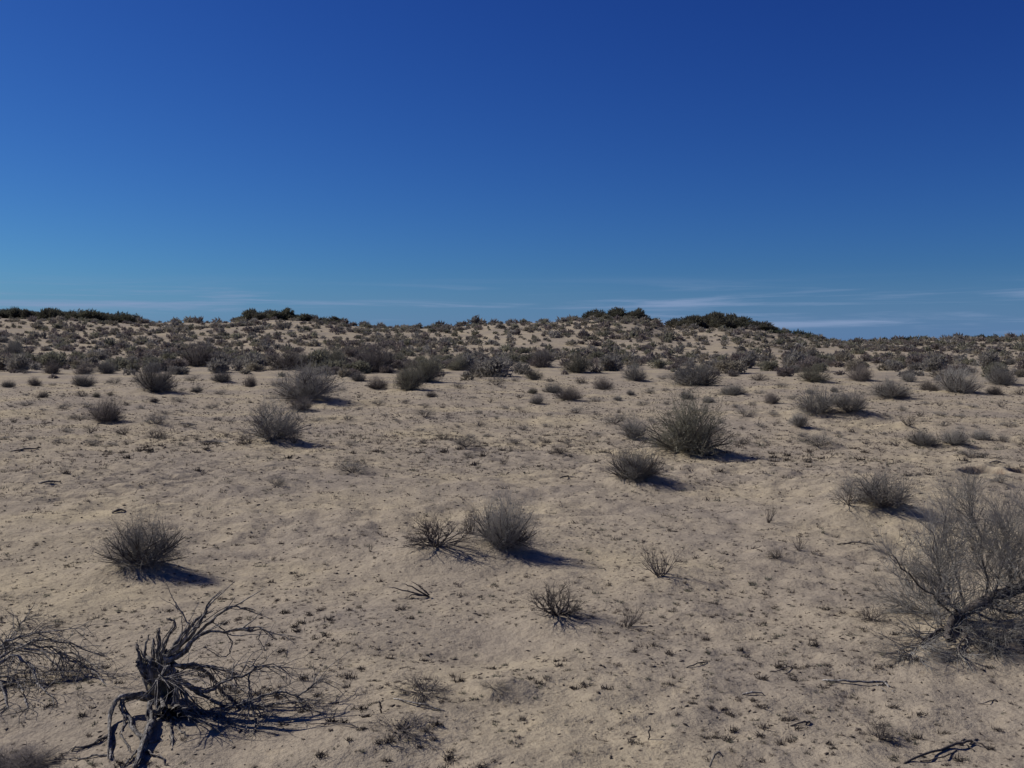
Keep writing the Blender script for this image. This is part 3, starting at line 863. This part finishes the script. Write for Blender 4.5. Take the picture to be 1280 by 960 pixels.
t1 = settle(children(rng, SP, SR, 330, (.3, 1.2), (.08, .26), 7, .24, -.16, .0030, .05))
t2 = settle(children(rng, *t1, 700, (.3, 1.2), (.05, .16), 5, .3, -.12, .0018, .2))
twig_part(tangle, 'twigs', [t1, t2], M_dead)
tangle.scale = (1, 1, .78)

# the big half-fallen bare bush
bb, tb_ = hit(1192, 792)
YB = bb[1] + 0.2
bigb = wood_thing('bare_bush', 'big half-fallen bare bush with a thick leaning trunk and a haze of upright grey twigs', 'bush', (bb[0], YB, ground(bb[0], YB)))
rng = np.random.default_rng(31)
P, R = poly([(1186, 803, -.03, 3), (1187, 790, 0, 5.5), (1198, 770, 0, 7), (1225, 755, .02, 8), (1255, 742, .05, 8), (1290, 728, .1, 7), (1330, 715, .15, 6), (1370, 700, .2, 4)], YB, 5, 1, .006)
add_poly(bigb, 'trunk', P, R, M_dark, 10); main = [(P, R)]
bb_br = [[(1200, 770, 0, 6), (1188, 752, -.05, 5), (1178, 735, -.08, 4), (1172, 700, -.1, 2.5), (1165, 650, -.12, 1)],
         [(1195, 770, 0, 5), (1165, 745, -.1, 4), (1135, 710, -.15, 3), (1112, 680, -.2, 1.2)],
         [(1205, 765, .1, 5), (1195, 720, .15, 4), (1180, 670, .2, 2.5), (1185, 620, .25, 1)],
         [(1235, 752, .1, 5), (1228, 700, .15, 3.5), (1222, 660, .2, 2.5), (1210, 612, .25, 1)],
         [(1240, 750, 0, 4), (1252, 700, -.05, 3), (1262, 650, -.1, 1)],
         [(1260, 742, .1, 5), (1262, 700, .2, 3.5), (1250, 640, .3, 1.2)],
         [(1285, 730, 0, 4), (1290, 690, .0, 3), (1298, 630, .05, 1)],
         [(1300, 725, .2, 4), (1330, 680, .3, 3), (1340, 630, .4, 1)],
         [(1330, 716, .0, 4), (1350, 680, -.1, 3), (1370, 640, -.1, 1)],
         [(1190, 778, -.1, 5), (1170, 790, -.2, 4), (1150, 805, -.3, 2.5), (1135, 825, -.35, 1)],
         [(1200, 780, -.1, 5), (1205, 800, -.25, 4), (1195, 825, -.35, 1.5)],
         [(1210, 778, -.1, 5), (1235, 795, -.25, 3.5), (1245, 815, -.35, 1.5)],
         [(1215, 765, -.1, 4), (1245, 775, -.2, 3.5), (1290, 785, -.25, 2.5), (1330, 790, -.25, 1)],
         [(1190, 765, .2, 4), (1160, 765, .3, 3), (1130, 755, .4, 1.5)],
         [(1230, 757, .1, 4), (1260, 765, .15, 3.5), (1320, 765, .2, 2)]]
for i, t in enumerate(bb_br):
    if i < 9: t = [(a_, b_ + (14 if j_ == len(t) - 1 else 6 if j_ == len(t) - 2 else 0), c_, d_) for j_, (a_, b_, c_, d_) in enumerate(t)]
    P, R = poly(t, YB, 4, 200 + i, .008)
    R = R * (.32 if i < 9 else .45); add_poly(bigb, 'branch', P, R, M_dark, 6); main.append((P, R))
UP, UR = stack([main[i] for i in (1, 2, 3, 4, 5, 6, 7, 8, 9, 14)])
a1 = children(rng, UP, UR, 480, (.15, .95), (.10, .25), 6, .14, .05, .0026, .02)
a2 = children(rng, *a1, 2300, (.2, .8), (.08, .18), 5, .14, .07, .0022, .15)
a3 = children(rng, *a2, 9500, (.2, .8), (.05, .13), 2, .16, .05, .0013, .15)
twig_part(bigb, 'crown', [settle(a1), settle(a2), settle(a3)], M_grey, 3)
nt_ = 560
u_ = nrm(rng.normal(0, 1, (nt_, 3))) * (rng.uniform(.05, 1, (nt_, 1)) ** (1 / 2.6))
cc = at_depth(1222, 706, YB + .05)
pxm = YB / FPX
T_ = cc + u_ * [112 * pxm, .40, 72 * pxm] * (1 + .22 * gnoise(u_[:, 0] * 2.1 + 3, u_[:, 2] * 2.1 + u_[:, 1])[:, None])
T_ = T_[T_[:, 2] > height(T_[:, 0], T_[:, 1]) + .05]
K_ = np.concatenate([a1[0].reshape(-1, 3), UP.reshape(-1, 3)])
S_ = np.empty_like(T_)
for i_ in range(0, len(T_), 400):
    w_ = T_[i_:i_ + 400] - [0, 0, .12]
    S_[i_:i_ + 400] = K_[((w_[:, None] - K_[None]) ** 2).sum(-1).argmin(1)]
f_ = np.linspace(0, 1, 5)
PB = np.stack([S_ * (1 - f) + T_ * f for f in f_], 1) + np.sin(f_ * math.pi)[None, :, None] * rng.normal(0, .025, (len(T_), 1, 3)) + rng.normal(0, .006, (len(T_), 5, 3)) * f_[None, :, None]
RB = np.linspace(.0024, .0009, 5)[None] * np.ones((len(T_), 1))
h2 = children(rng, PB, RB, 1100, (.25, 1.0), (.06, .16), 4, .2, .04, .0014, .25)
h3 = children(rng, *h2, 2200, (.25, 1.0), (.03, .09), 2, .2, .03, .001, .2)
twig_part(bigb, 'crown', [settle((PB, RB)), settle(h2), settle(h3)], M_grey, 3)
DP, DR = stack([main[i] for i in (0, 10, 11, 12, 13, 15)])
d1 = children(rng, DP, DR, 260, (.2, 1.1), (.10, .28), 6, .16, .05, .0036, .05)
d2 = children(rng, *d1, 1200, (.2, .9), (.07, .18), 4, .2, .03, .0022, .15)
d3 = children(rng, *d2, 2600, (.2, .9), (.05, .12), 3, .2, .0, .0014, .15)
twig_part(bigb, 'crown', [settle(d1), settle(d2), settle(d3)], M_grey, 3)
# second, drooping half beyond the frame edge carries on the same bush
FP, FR = stack([main[0], main[13], main[15]])
g1 = children(rng, FP, FR, 150, (.2, .9), (.15, .32), 6, .15, -.02, .004, .45)
g2 = children(rng, *g1, 1100, (.2, .9), (.08, .2), 4, .2, -.01, .0022, .1)
twig_part(bigb, 'crown', [settle(g1), settle(g2)], M_dark, 3)

# fallen sticks and small dead wood: each a thing of its own
STICKS = [
    ('fallen_branch', 'long thin fallen branch with a forked end lying on foreground sand', [[(1028, 851, 2), (1055, 854, 2.2), (1085, 857, 2.4), (1104, 856, 2.2), (1118, 866, 1.2)], [(1098, 857, 1.8), (1108, 852, 1.4)], [(1096, 857, 1.6), (1108, 866, .8)]]),
    ('fallen_branch', 'curved fallen branch ending in a clump of stubby twigs on foreground sand', [[(1130, 955, 1.8), (1165, 944, 2.4), (1195, 934, 2.6), (1214, 930, 2.4), (1235, 938, 1.4)], [(1150, 952, 1.2), (1180, 950, 1.2), (1196, 938, 1.4)], [(1200, 932, 1.8), (1206, 924, 1)], [(1212, 931, 1.8), (1222, 924, 1)], [(1208, 932, 1.8), (1218, 940, .8)], [(1203, 932, 1.6), (1192, 924, .8)]]),
    ('broken_stick', 'short bent black stick with a hooked end on foreground sand', [[(988, 908, 1.4), (1006, 906, 2), (1012, 903, 1.8)], [(1008, 906, 2), (1004, 920, 1.2)]]),
    ('broken_stick', 'short dark stick poking up with a curled tip', [[(887, 960, 1.8), (893, 950, 2.2), (897, 945, 2.2), (904, 945, 1.6)]]),
    ('fallen_twigs', 'fan of straight dark twigs fallen to one side on the sand', [[(536, 747, 2.4), (510, 742, 2), (484, 734, 1)], [(535, 746, 2.2), (515, 736, 1.8), (502, 730, .8)], [(536, 745, 2), (522, 734, 1.4), (514, 727, .7)], [(537, 747, 2), (518, 746, 1.6), (506, 748, .8)], [(537, 745, 1.8), (528, 738, 1.2), (523, 730, .7)]]),
    ('broken_stick', 'pale grey stick end standing in the sand by the flat twig mat', [[(477, 892, 2), (475, 884, 2.2), (473, 878, 1.8)], [(475, 880, 1.2), (480, 876, .8)]]),
    ('fallen_branch', 'long dark fallen stem lying beside the flat dry twig mat', [[(492, 874, 1.4), (515, 882, 2), (540, 888, 1.8), (556, 889, 1)], [(520, 884, 1.4), (531, 880, .8)]]),
    ('broken_stick', 'thin pale stick lying on bare sand between the big bare bush and the sand dip', [[(858, 835, 1), (872, 832, 1.4), (884, 828, .9)]]),
    ('broken_stick', 'thin crooked stick lying past the pale one on bare sand', [[(962, 840, .9), (975, 841, 1.2), (986, 836, 1.1), (990, 834, .7)]]),
    ('broken_stick', 'reddish flat sliver of wood on foreground sand', [[(928, 868, 1.6), (940, 869, 2), (955, 869, 1)]]),
    ('broken_stick', 'small upright curved grey stick on foreground sand', [[(810, 925, 1.2), (813, 915, 1.8), (811, 908, 1.2)]]),
    ('fallen_branch', 'dark flat piece of driftwood lying on the stony flat', [[(140, 642, 1.4), (148, 640, 2.6), (157, 639, 1.2)]]),
    ('broken_stick', 'low dark bar of wood on the stony flat below the dead sticks', [[(48, 605, 1.2), (60, 604, 2), (76, 603, 1.1)]]),
    ('broken_stick', 'long thin dark stick lying on the plain beyond the purple-brown shrub', [[(14, 565, 1), (30, 563, 1.8), (48, 561, .9)]]),
    ('broken_stick', 'dark wood scrap lying beside the low grey wispy shrub', [[(226, 529, 1), (236, 531, 1.8), (245, 532, 1)]]),
    ('fallen_branch', 'thin dead branch stretched over sand near the black broken sticks', [[(248, 553, .9), (265, 553, 1.4), (286, 554, .9)], [(262, 553, 1), (270, 549, .6)]]),
    ('fallen_branch', 'dead branch trailing from the stump towards the twig mat', [[(385, 905, 1), (410, 908, 1.5), (440, 910, 1.5), (460, 911, .8)], [(405, 907, 1), (415, 893, .8), (422, 885, .5)]]),
    ('fallen_branch', 'flat dark branch on the sand below the pale grey mound shrub', [[(1046, 681, .9), (1065, 680, 1.5), (1092, 681, .9)], [(1068, 680, 1), (1076, 676, .6)]]),
    ('broken_stick', 'dark wood scrap lying behind the open burrow', [[(1236, 579, 1), (1246, 578, 1.6), (1256, 579, 1)]]),
    ('broken_stick', 'small angled stick on sand near the dead forked stub', [[(1222, 880, 1), (1234, 881, 1.4), (1242, 876, 1)]]),
    ('broken_stick', 'dark scrap of wood on the flat above the dome-shaped shrub', [[(700, 598, 1), (710, 597, 1.8), (720, 597, 1)]]),
]
for i, (nm, lab, prs) in enumerate(STICKS):
    b0, t0 = hit(prs[0][0][0], prs[0][0][1])
    e = wood_thing(nm, lab, 'stick' if 'stick' in nm else 'branch' if 'branch' in nm else 'twigs', b0)
    for j, pr in enumerate(prs):
        pts = []
        for q in pr:
            pts.append((q[0], q[1], 0, q[2]))
        yy = b0[1] + (0.0 if nm == 'fallen_twigs' or 'standing' in lab or 'poking' in lab or 'upright' in lab else 9.0)
        sc = 1.0
        Pp = []; Rr = []
        for q in pts:
            p_ = at_depth(q[0], q[1], yy, 0.0)
            d_ = np.hypot(p_[0], p_[1])
            Pp.append(p_ + [0, 0, q[3] / FPX * d_ * 0.5 + (0.012 if 0 < pts.index(q) < len(pts) - 1 else 0)]); Rr.append(q[3] / FPX * d_ * (.45 if nm == 'fallen_twigs' else .6))
        Pp = np.array(Pp); Rr = np.array(Rr)
        g = np.random.default_rng(300 + i * 7 + j)
        Q = [Pp[0]]; Z = [Rr[0]]
        for a in range(len(Pp) - 1):
            for s in (.33, .66, 1.0):
                Q.append(Pp[a] * (1 - s) + Pp[a + 1] * s + (g.normal(0, .004, 3) if s < 1 else 0)); Z.append((Rr[a] * (1 - s) + Rr[a + 1] * s) * g.uniform(.85, 1.15))
        Q = np.array([Q[0]] + Q + [Q[-1]]); Z = np.array([0.0003] + Z + [0.0003])
        add_poly(e, 'stick', Q, Z, M_dark if i % 3 else M_dead, 6)

# ------------------------------------------------------------------ far shrubs: belt, dune face and crest
rng = np.random.default_rng(2024)
far = []     # x, y, w, h, zone
def try_add(x, y, w, h, zone):
    far.append((x, y, w, h, zone))
for _ in range(13100):            # plain and belt
    y = rng.uniform(44, 150); x = rng.uniform(-1, 1) * (0.78 * y + 4)
    px = 640 + x / y * FPX
    left = sstep(900, 300, px)
    dens = 0.10 * sstep(43, 55, y) + (0.22 + 0.30 * left) * sstep(48, 84, y) * (1 - sstep(92 + 14 * left, 108 + 14 * left, y)) + 0.13 * sstep(100, 112, y)
    dens *= 0.15 + 1.9 * np.clip(gnoise(x / 9.0 + 31, y / 15.0) + 0.38, 0, 1)
    if rng.uniform() < dens * (y / 150) ** 0.85 * 1.15:
        w = (0.45 + 1.25 * rng.uniform() ** 1.7) * (0.75 + 0.4 * sstep(95, 60, y)); h = w * rng.uniform(.42, .68)
        try_add(x, y, w, h, 'belt' if y < 108 else 'face')
for _ in range(3200):            # dune face
    y = rng.uniform(108, 171); x = rng.uniform(-1, 1) * (0.78 * y + 4)
    px = 640 + x / y * FPX
    dens = (0.34 + 0.30 * sstep(650, 1000, px)) * (0.5 + 1.2 * np.clip(gnoise(x / 6.0 + 3, y / 9.0 + 61) + 0.3, 0, 1))
    if rng.uniform() < dens:
        w = 0.4 + 1.2 * rng.uniform() ** 1.6; try_add(x, y, w, w * rng.uniform(.4, .6), 'face')
for _ in range(3600):            # small low shrubs evenly over belt and slopes
    y = 46 + 124 * rng.uniform() ** .75; x = rng.uniform(-1, 1) * (0.78 * y + 4)
    if rng.uniform() < (0.35 + 0.3 * sstep(70, 100, y)) * (0.55 + 1.0 * np.clip(gnoise(x / 5.0 + 13, y / 9.0 + 5) + .4, 0, 1)):
        w = 0.3 + 0.75 * rng.uniform() ** 1.3; try_add(x, y, w, w * rng.uniform(.42, .62), 'face' if y > 108 else 'belt')
for _ in range(380):             # along the crest
    px = rng.uniform(-340, 1620); y = YC + rng.uniform(-4, 3)
    x = (px - 640) / FPX * y
    if rng.uniform() < 0.55 + 0.4 * gnoise(px / 40.0, 4.4):
        w = rng.uniform(0.9, 2.2); try_add(x, y, w, w * rng.uniform(.4, .65), 'crest')
crest_clumps = [(-40, 172, 105, 2.9, 1.9, -7, 3), (304, 366, 20, 3.0, 2.1, -6, 3), (366, 436, 14, 2.6, 1.4, -4, 3), (737, 806, 28, 2.9, 1.9, -8, 3), (806, 822, 2, 2.0, 1.2, -3, 1),
                (842, 972, 60, 3.0, 2.0, -26, 1), (975, 1015, 6, 2.0, 1.0, -4, 2), (1080, 1140, 7, 2.2, .9, -2, 2), (1180, 1240, 8, 2.4, .9, -2, 3)]
for x0, x1, n, wm, hm, ya, yb in crest_clumps:
    for i in range(n):
        px = rng.uniform(x0, x1); y = YC + rng.uniform(ya, yb); x = (px - 640) / FPX * y
        hm_ = hm * (1.15 - .75 * abs(px - 893) / 75) if x0 == 842 else hm
        w = wm * rng.uniform(.7, 1.25); try_add(x, y, w, hm_ * rng.uniform(.4, 1.15), 'clump')
far = [f + (f[2] * f[3] / f[1] ** 2 * (1.5 if f[4] == 'clump' else 1),) for f in far]
far.sort(key=lambda f: -f[5])
PF = {c: [blob_mesh('scrub', 500 + i + 10 * j, 1300, M_SCR[c], 0.105, 0.62, 6) for i in range(4)] for j, c in enumerate(SCR)}
PG = [blob_mesh('dune_bush', 600 + i, 1100, M_green, 0.12, 0.62, 7) for i in range(5)]
LAB = {'belt': ('scrub_bush', '%s scrub bush in the dense belt at the foot of the dunes', 'shrubs of the dense belt'),
       'face': ('dune_shrub', 'small rounded shrub dotted on the pale sand of the dune slope', 'small shrubs on the dune slope'),
       'crest': ('crest_shrub', 'low shrub standing on the skyline along the dune crest', 'low shrubs along the dune crest'),
       'clump': ('green_dune_bush', 'dark green bush in a thick clump on top of a dune', 'dark green bushes on the dune tops')}
infr = lambda f: abs(f[0]) < 0.515 * f[1] + 1
NIND = 330
cnt = 0
rest = []
for f in far:
    x, y, w, h, zone, _ = f
    if cnt < NIND and infr(f):
        nm, lab, grp = LAB[zone]
        px = 640 + x / y * FPX
        where = ('below the dark-capped dune' if px < 240 else 'below the two-tufted dune' if px < 480 else
                 'below the bare saddle' if px < 600 else 'below the bare-faced dune' if px < 820 else
                 'below the green-draped dune' if px < 1000 else 'below the low even ridge')
        tone = list(SCR)[rng.choice(4, p=(.4, .28, .22, .10))]
        form = 'low flat' if h / w < .5 else 'domed' if h / w < .6 else 'tall'
        size = 'large' if w > 1.6 else 'small' if w < 1.0 else 'mid-sized'
        if zone == 'clump':
            pm = PG[rng.integers(0, len(PG))]
            lab = 'dark green bush ' + ('in the long scrub cap of a dune' if px < 240 else 'on one of two green tufts topping a dune' if px < 480 else
                   'in the clump crowning the bare-faced dune' if px < 823 else 'in the green scrub draped over a dune shoulder' if px < 1018 else 'on the skyline of the low even ridge')
        else:
            pm = PF[tone][rng.integers(0, 4)]
            lab = {'belt': '%s %s %s scrub bush in the belt %s' % (size, form, tone, where), 'face': '%s %s %s shrub on the sand slope %s' % (size, form, tone, where.replace('below', 'of')),
                   'crest': '%s %s %s shrub on the skyline' % (size, form, tone)}[zone]
        o = link(nm, pm); o.location = (x, y, ground(x, y) - 0.04 * h)
        o.rotation_euler = (0, 0, rng.uniform(0, 6.28)); o.scale = (w, w * rng.uniform(.8, 1.1), h / 0.62)
        tag(o, lab, 'shrub', grp); cnt += 1
    else:
        rest.append(f)
print('far shrubs', len(far), 'individual', cnt, 'stuff', len(rest))
protoV = [blob_data(np.random.default_rng(700 + i), 115, 0.29, 0.62, 6) for i in range(8)]
VV, FF, TT, off = [], [], [], 0
pal = np.array([c for v in SCR.values() for c in v])
palg = np.array([(0.072, 0.078, 0.048), (0.09, 0.098, 0.058), (0.085, 0.083, 0.06)])
xs = np.array([f[0] for f in rest]); ys = np.array([f[1] for f in rest]); zs = height(xs, ys)
for i, f in enumerate(rest):
    V, F = protoV[i % 8]
    if not infr(f):
        V, F = V[:150], F[:50]
    a = rng.uniform(0, 6.28); c, s = math.cos(a), math.sin(a)
    V2 = np.stack([(V[:, 0] * c - V[:, 1] * s) * f[2] + f[0], (V[:, 0] * s + V[:, 1] * c) * f[2] + f[1], V[:, 2] * f[3] / .62 + zs[i] - .03 * f[3]], 1)
    col = (palg[rng.integers(0, 3)] if f[4] == 'clump' else pal[rng.integers(0, len(pal))]) * rng.uniform(.85, 1.15)
    VV.append(V2); FF.append(F + off); off += len(V); TT.append(np.tile(col, (len(V), 1)))
o = link('distant_scrub', make_mesh('distant_scrub', np.concatenate(VV), [np.concatenate(FF)], M_tone, np.concatenate(TT)))
o['kind'] = 'stuff'
tag(o, 'countless small far-off shrubs speckling the belt and dune slopes', 'scrub')

# ------------------------------------------------------------------ dry tufts, seedlings and crumbs strewn over the sand
rng = np.random.default_rng(77)
def tuft(rng, blades):
    az = rng.uniform(0, 6.28, blades); po = rng.uniform(.05, 1.3, blades)
    d = np.stack([np.cos(az) * np.sin(po), np.sin(az) * np.sin(po), np.cos(po)], 1)
    st = np.concatenate([rng.normal(0, .26, (blades, 2)), np.full((blades, 1), -.05)], 1)
    b_ = nrm(np.cross(d, rng.normal(0, 1, (blades, 3)))) * rng.uniform(.03, .08, (blades, 1))
    V = np.stack([st - b_, st + b_, st + d * rng.uniform(.35, 1.0, (blades, 1))], 1).reshape(-1, 3)
    return V, np.arange(blades * 3).reshape(-1, 3)
TV = [tuft(np.random.default_rng(800 + i), 44) for i in range(8)]
def spread(rng, n_):
    """distances spread over the sand: closest packed near by, thinning out with distance"""
    g_ = np.linspace(2.4, 48, 3000)
    w_ = g_ * (125 - 83 * sstep(5, 10, g_) - 24 * sstep(18, 28, g_) - 10 * sstep(28, 40, g_)); c_ = np.cumsum(w_); c_ /= c_[-1]
    return np.interp(rng.uniform(0, 1, n_), c_, g_)
ptone = np.array([(0.11, 0.087, 0.072), (0.14, 0.115, 0.088), (0.17, 0.148, 0.11), (0.09, 0.072, 0.064), (0.14, 0.138, 0.10)])
M_tuft = mat('dry_tuft', b_bark(((0.05, 0.04, 0.034), (0.085, 0.068, 0.055), (0.13, 0.11, 0.08)), 6, 0.0, 0.35))
TM = [make_mesh('tuft', v, [f], M_tuft) for v, f in TV]
spots = []
N_T = 42000
rr_ = spread(rng, N_T * 3); aa = rng.uniform(-.66, .66, N_T * 3)
X = rr_ * np.sin(aa); Y = rr_ * np.cos(aa)
dn = 0.45 + 0.55 * gnoise(X / 2.3 + 15, Y / 2.3 + 2) + 0.25 * gnoise(X / .6, Y / .6 + 20)
bare_spots = [(590, 800, 75), (700, 800, 60), (900, 790, 40), (540, 720, 45), (1180, 860, 70), (320, 930, 50)]
for bx, by, br in bare_spots:
    p_, t_ = hit(bx, by)
    dn -= 0.8 * np.exp(-((X - p_[0]) ** 2 + (Y - p_[1]) ** 2) / (br / FPX * t_) ** 2)
for hx, hy, rx, ry, dp in PIT:
    dn = np.where(np.hypot((X - hx) / rx, (Y - hy) / ry) < 1.4, -1, dn)
keep = rng.uniform(0, 1, len(X)) < dn
X, Y, rr_ = X[keep][:N_T], Y[keep][:N_T], rr_[keep][:N_T]
ZZ = height(X, Y)
SZ = 0.026 * np.exp(np.clip(rng.normal(0, .52, len(X)), -1, 1.1)) * (0.66 + 1.1 * sstep(6, 20, rr_))
app = SZ / rr_ * (np.abs(X) < .5 * Y + .1) * (Y > 3.5)
order = np.argsort(-app)
LM = [(*hit(a_, b_)[0][:2], c_) for a_, b_, c_ in ((205, 893, 'the splayed dead stump'), (40, 862, 'the tangle of dead branches'), (1192, 792, 'the big bare bush'),
      (628, 690, 'the dome-shaped dark shrub'), (697, 776, 'the black tangled dead shrub'), (172, 710, 'the spiky grey-green shrub'), (1075, 856, 'the long forked fallen branch'),
      (826, 724, 'the upright fan of dead twigs'), (524, 872, 'the flat dry twig mat'), (1185, 940, 'the curved fallen branch'), (786, 786, 'the sparse twigs with one tall stalk'),
      (512, 742, 'the fan of fallen twigs'), (1000, 690, 'the pair of short twig clumps'), (1006, 908, 'the short hooked black stick'), (893, 950, 'the stick with a curled tip'), (1085, 640, 'the shrubs on the sand mound'))]
ind = set(order[:240].tolist())
VV, FF, TT, off = [], [], [], 0
for i in range(len(X)):
    k = int(rng.integers(0, 8)); a = rng.uniform(0, 6.28)
    s = SZ[i]; sh = s * rng.uniform(.45, .95)
    if i in ind:
        o = link('dry_tuft', TM[k]); o.location = (X[i], Y[i], ZZ[i]); o.rotation_euler = (0, 0, a); o.scale = (s, s, sh)
        lm = min(LM, key=lambda q: (q[0] - X[i]) ** 2 + (q[1] - Y[i]) ** 2)
        tag(o, 'tiny dry tuft in the sand nearest to ' + lm[2], 'grass tuft', 'tiny dry tufts strewn over the sand')
        continue
    V, F = TV[k]
    nb = 28 if rr_[i] < 10 else 15 if rr_[i] < 20 else 8
    V = V[:nb * 3]; F = F[:nb]
    c, q = math.cos(a), math.sin(a)
    V2 = np.stack([(V[:, 0] * c - V[:, 1] * q) * s + X[i], (V[:, 0] * q + V[:, 1] * c) * s + Y[i], V[:, 2] * sh + ZZ[i]], 1)
    VV.append(V2); FF.append(F + off); off += len(V); TT.append(np.tile(ptone[rng.integers(0, 5)] * rng.uniform(.8, 1.2), (len(V), 1)))
o = link('dry_ground_cover', make_mesh('dry_ground_cover', np.concatenate(VV), [np.concatenate(FF)], M_tone, np.concatenate(TT)))
o['kind'] = 'stuff'; tag(o, 'dry seedlings and grass stubble strewn over the sand', 'ground cover')
# crumbs: bits of bark, clods, pellets
oct_v = np.array([(1, 0, 0), (-1, 0, 0), (0, 1, 0), (0, -1, 0), (0, 0, 1), (0, 0, -1)], float)
oct_f = np.array([(0, 2, 4), (2, 1, 4), (1, 3, 4), (3, 0, 4), (2, 0, 5), (1, 2, 5), (3, 1, 5), (0, 3, 5)])
n = 20000
r2 = spread(rng, n); a2 = rng.uniform(-.58, .58, n)
X = r2 * np.sin(a2); Y = r2 * np.cos(a2); Zc = height(X, Y)
s = 0.0028 * np.exp(np.clip(rng.normal(0, .5, n), -1, .8)) * (1 + r2 / 9)
ang = rng.uniform(0, 6.28, n); el = rng.uniform(.8, 2.8, n)
V = oct_v[None] * np.stack([s * el, s, s * .6], 1)[:, None, :] * rng.uniform(.7, 1.3, (n, 6, 1))
cx_, sx_ = np.cos(ang)[:, None], np.sin(ang)[:, None]
V = np.stack([V[..., 0] * cx_ - V[..., 1] * sx_ + X[:, None], V[..., 0] * sx_ + V[..., 1] * cx_ + Y[:, None], V[..., 2] + Zc[:, None] + (s * .25)[:, None]], -1).reshape(-1, 3)
F = (oct_f[None] + (np.arange(n) * 6)[:, None, None]).reshape(-1, 3)
cp_ = np.array([(0.10, 0.08, 0.065), (0.14, 0.11, 0.088), (0.20, 0.16, 0.12), (0.08, 0.066, 0.06)])
tn = np.repeat(cp_[rng.integers(0, 4, n)] * rng.uniform(.8, 1.2, (n, 1)), 6, axis=0)
o = link('plant_debris', make_mesh('plant_debris', V, [F], M_tone, tn))
o['kind'] = 'stuff'; tag(o, 'crumbs of bark, clods and dung strewn over the sand', 'debris')
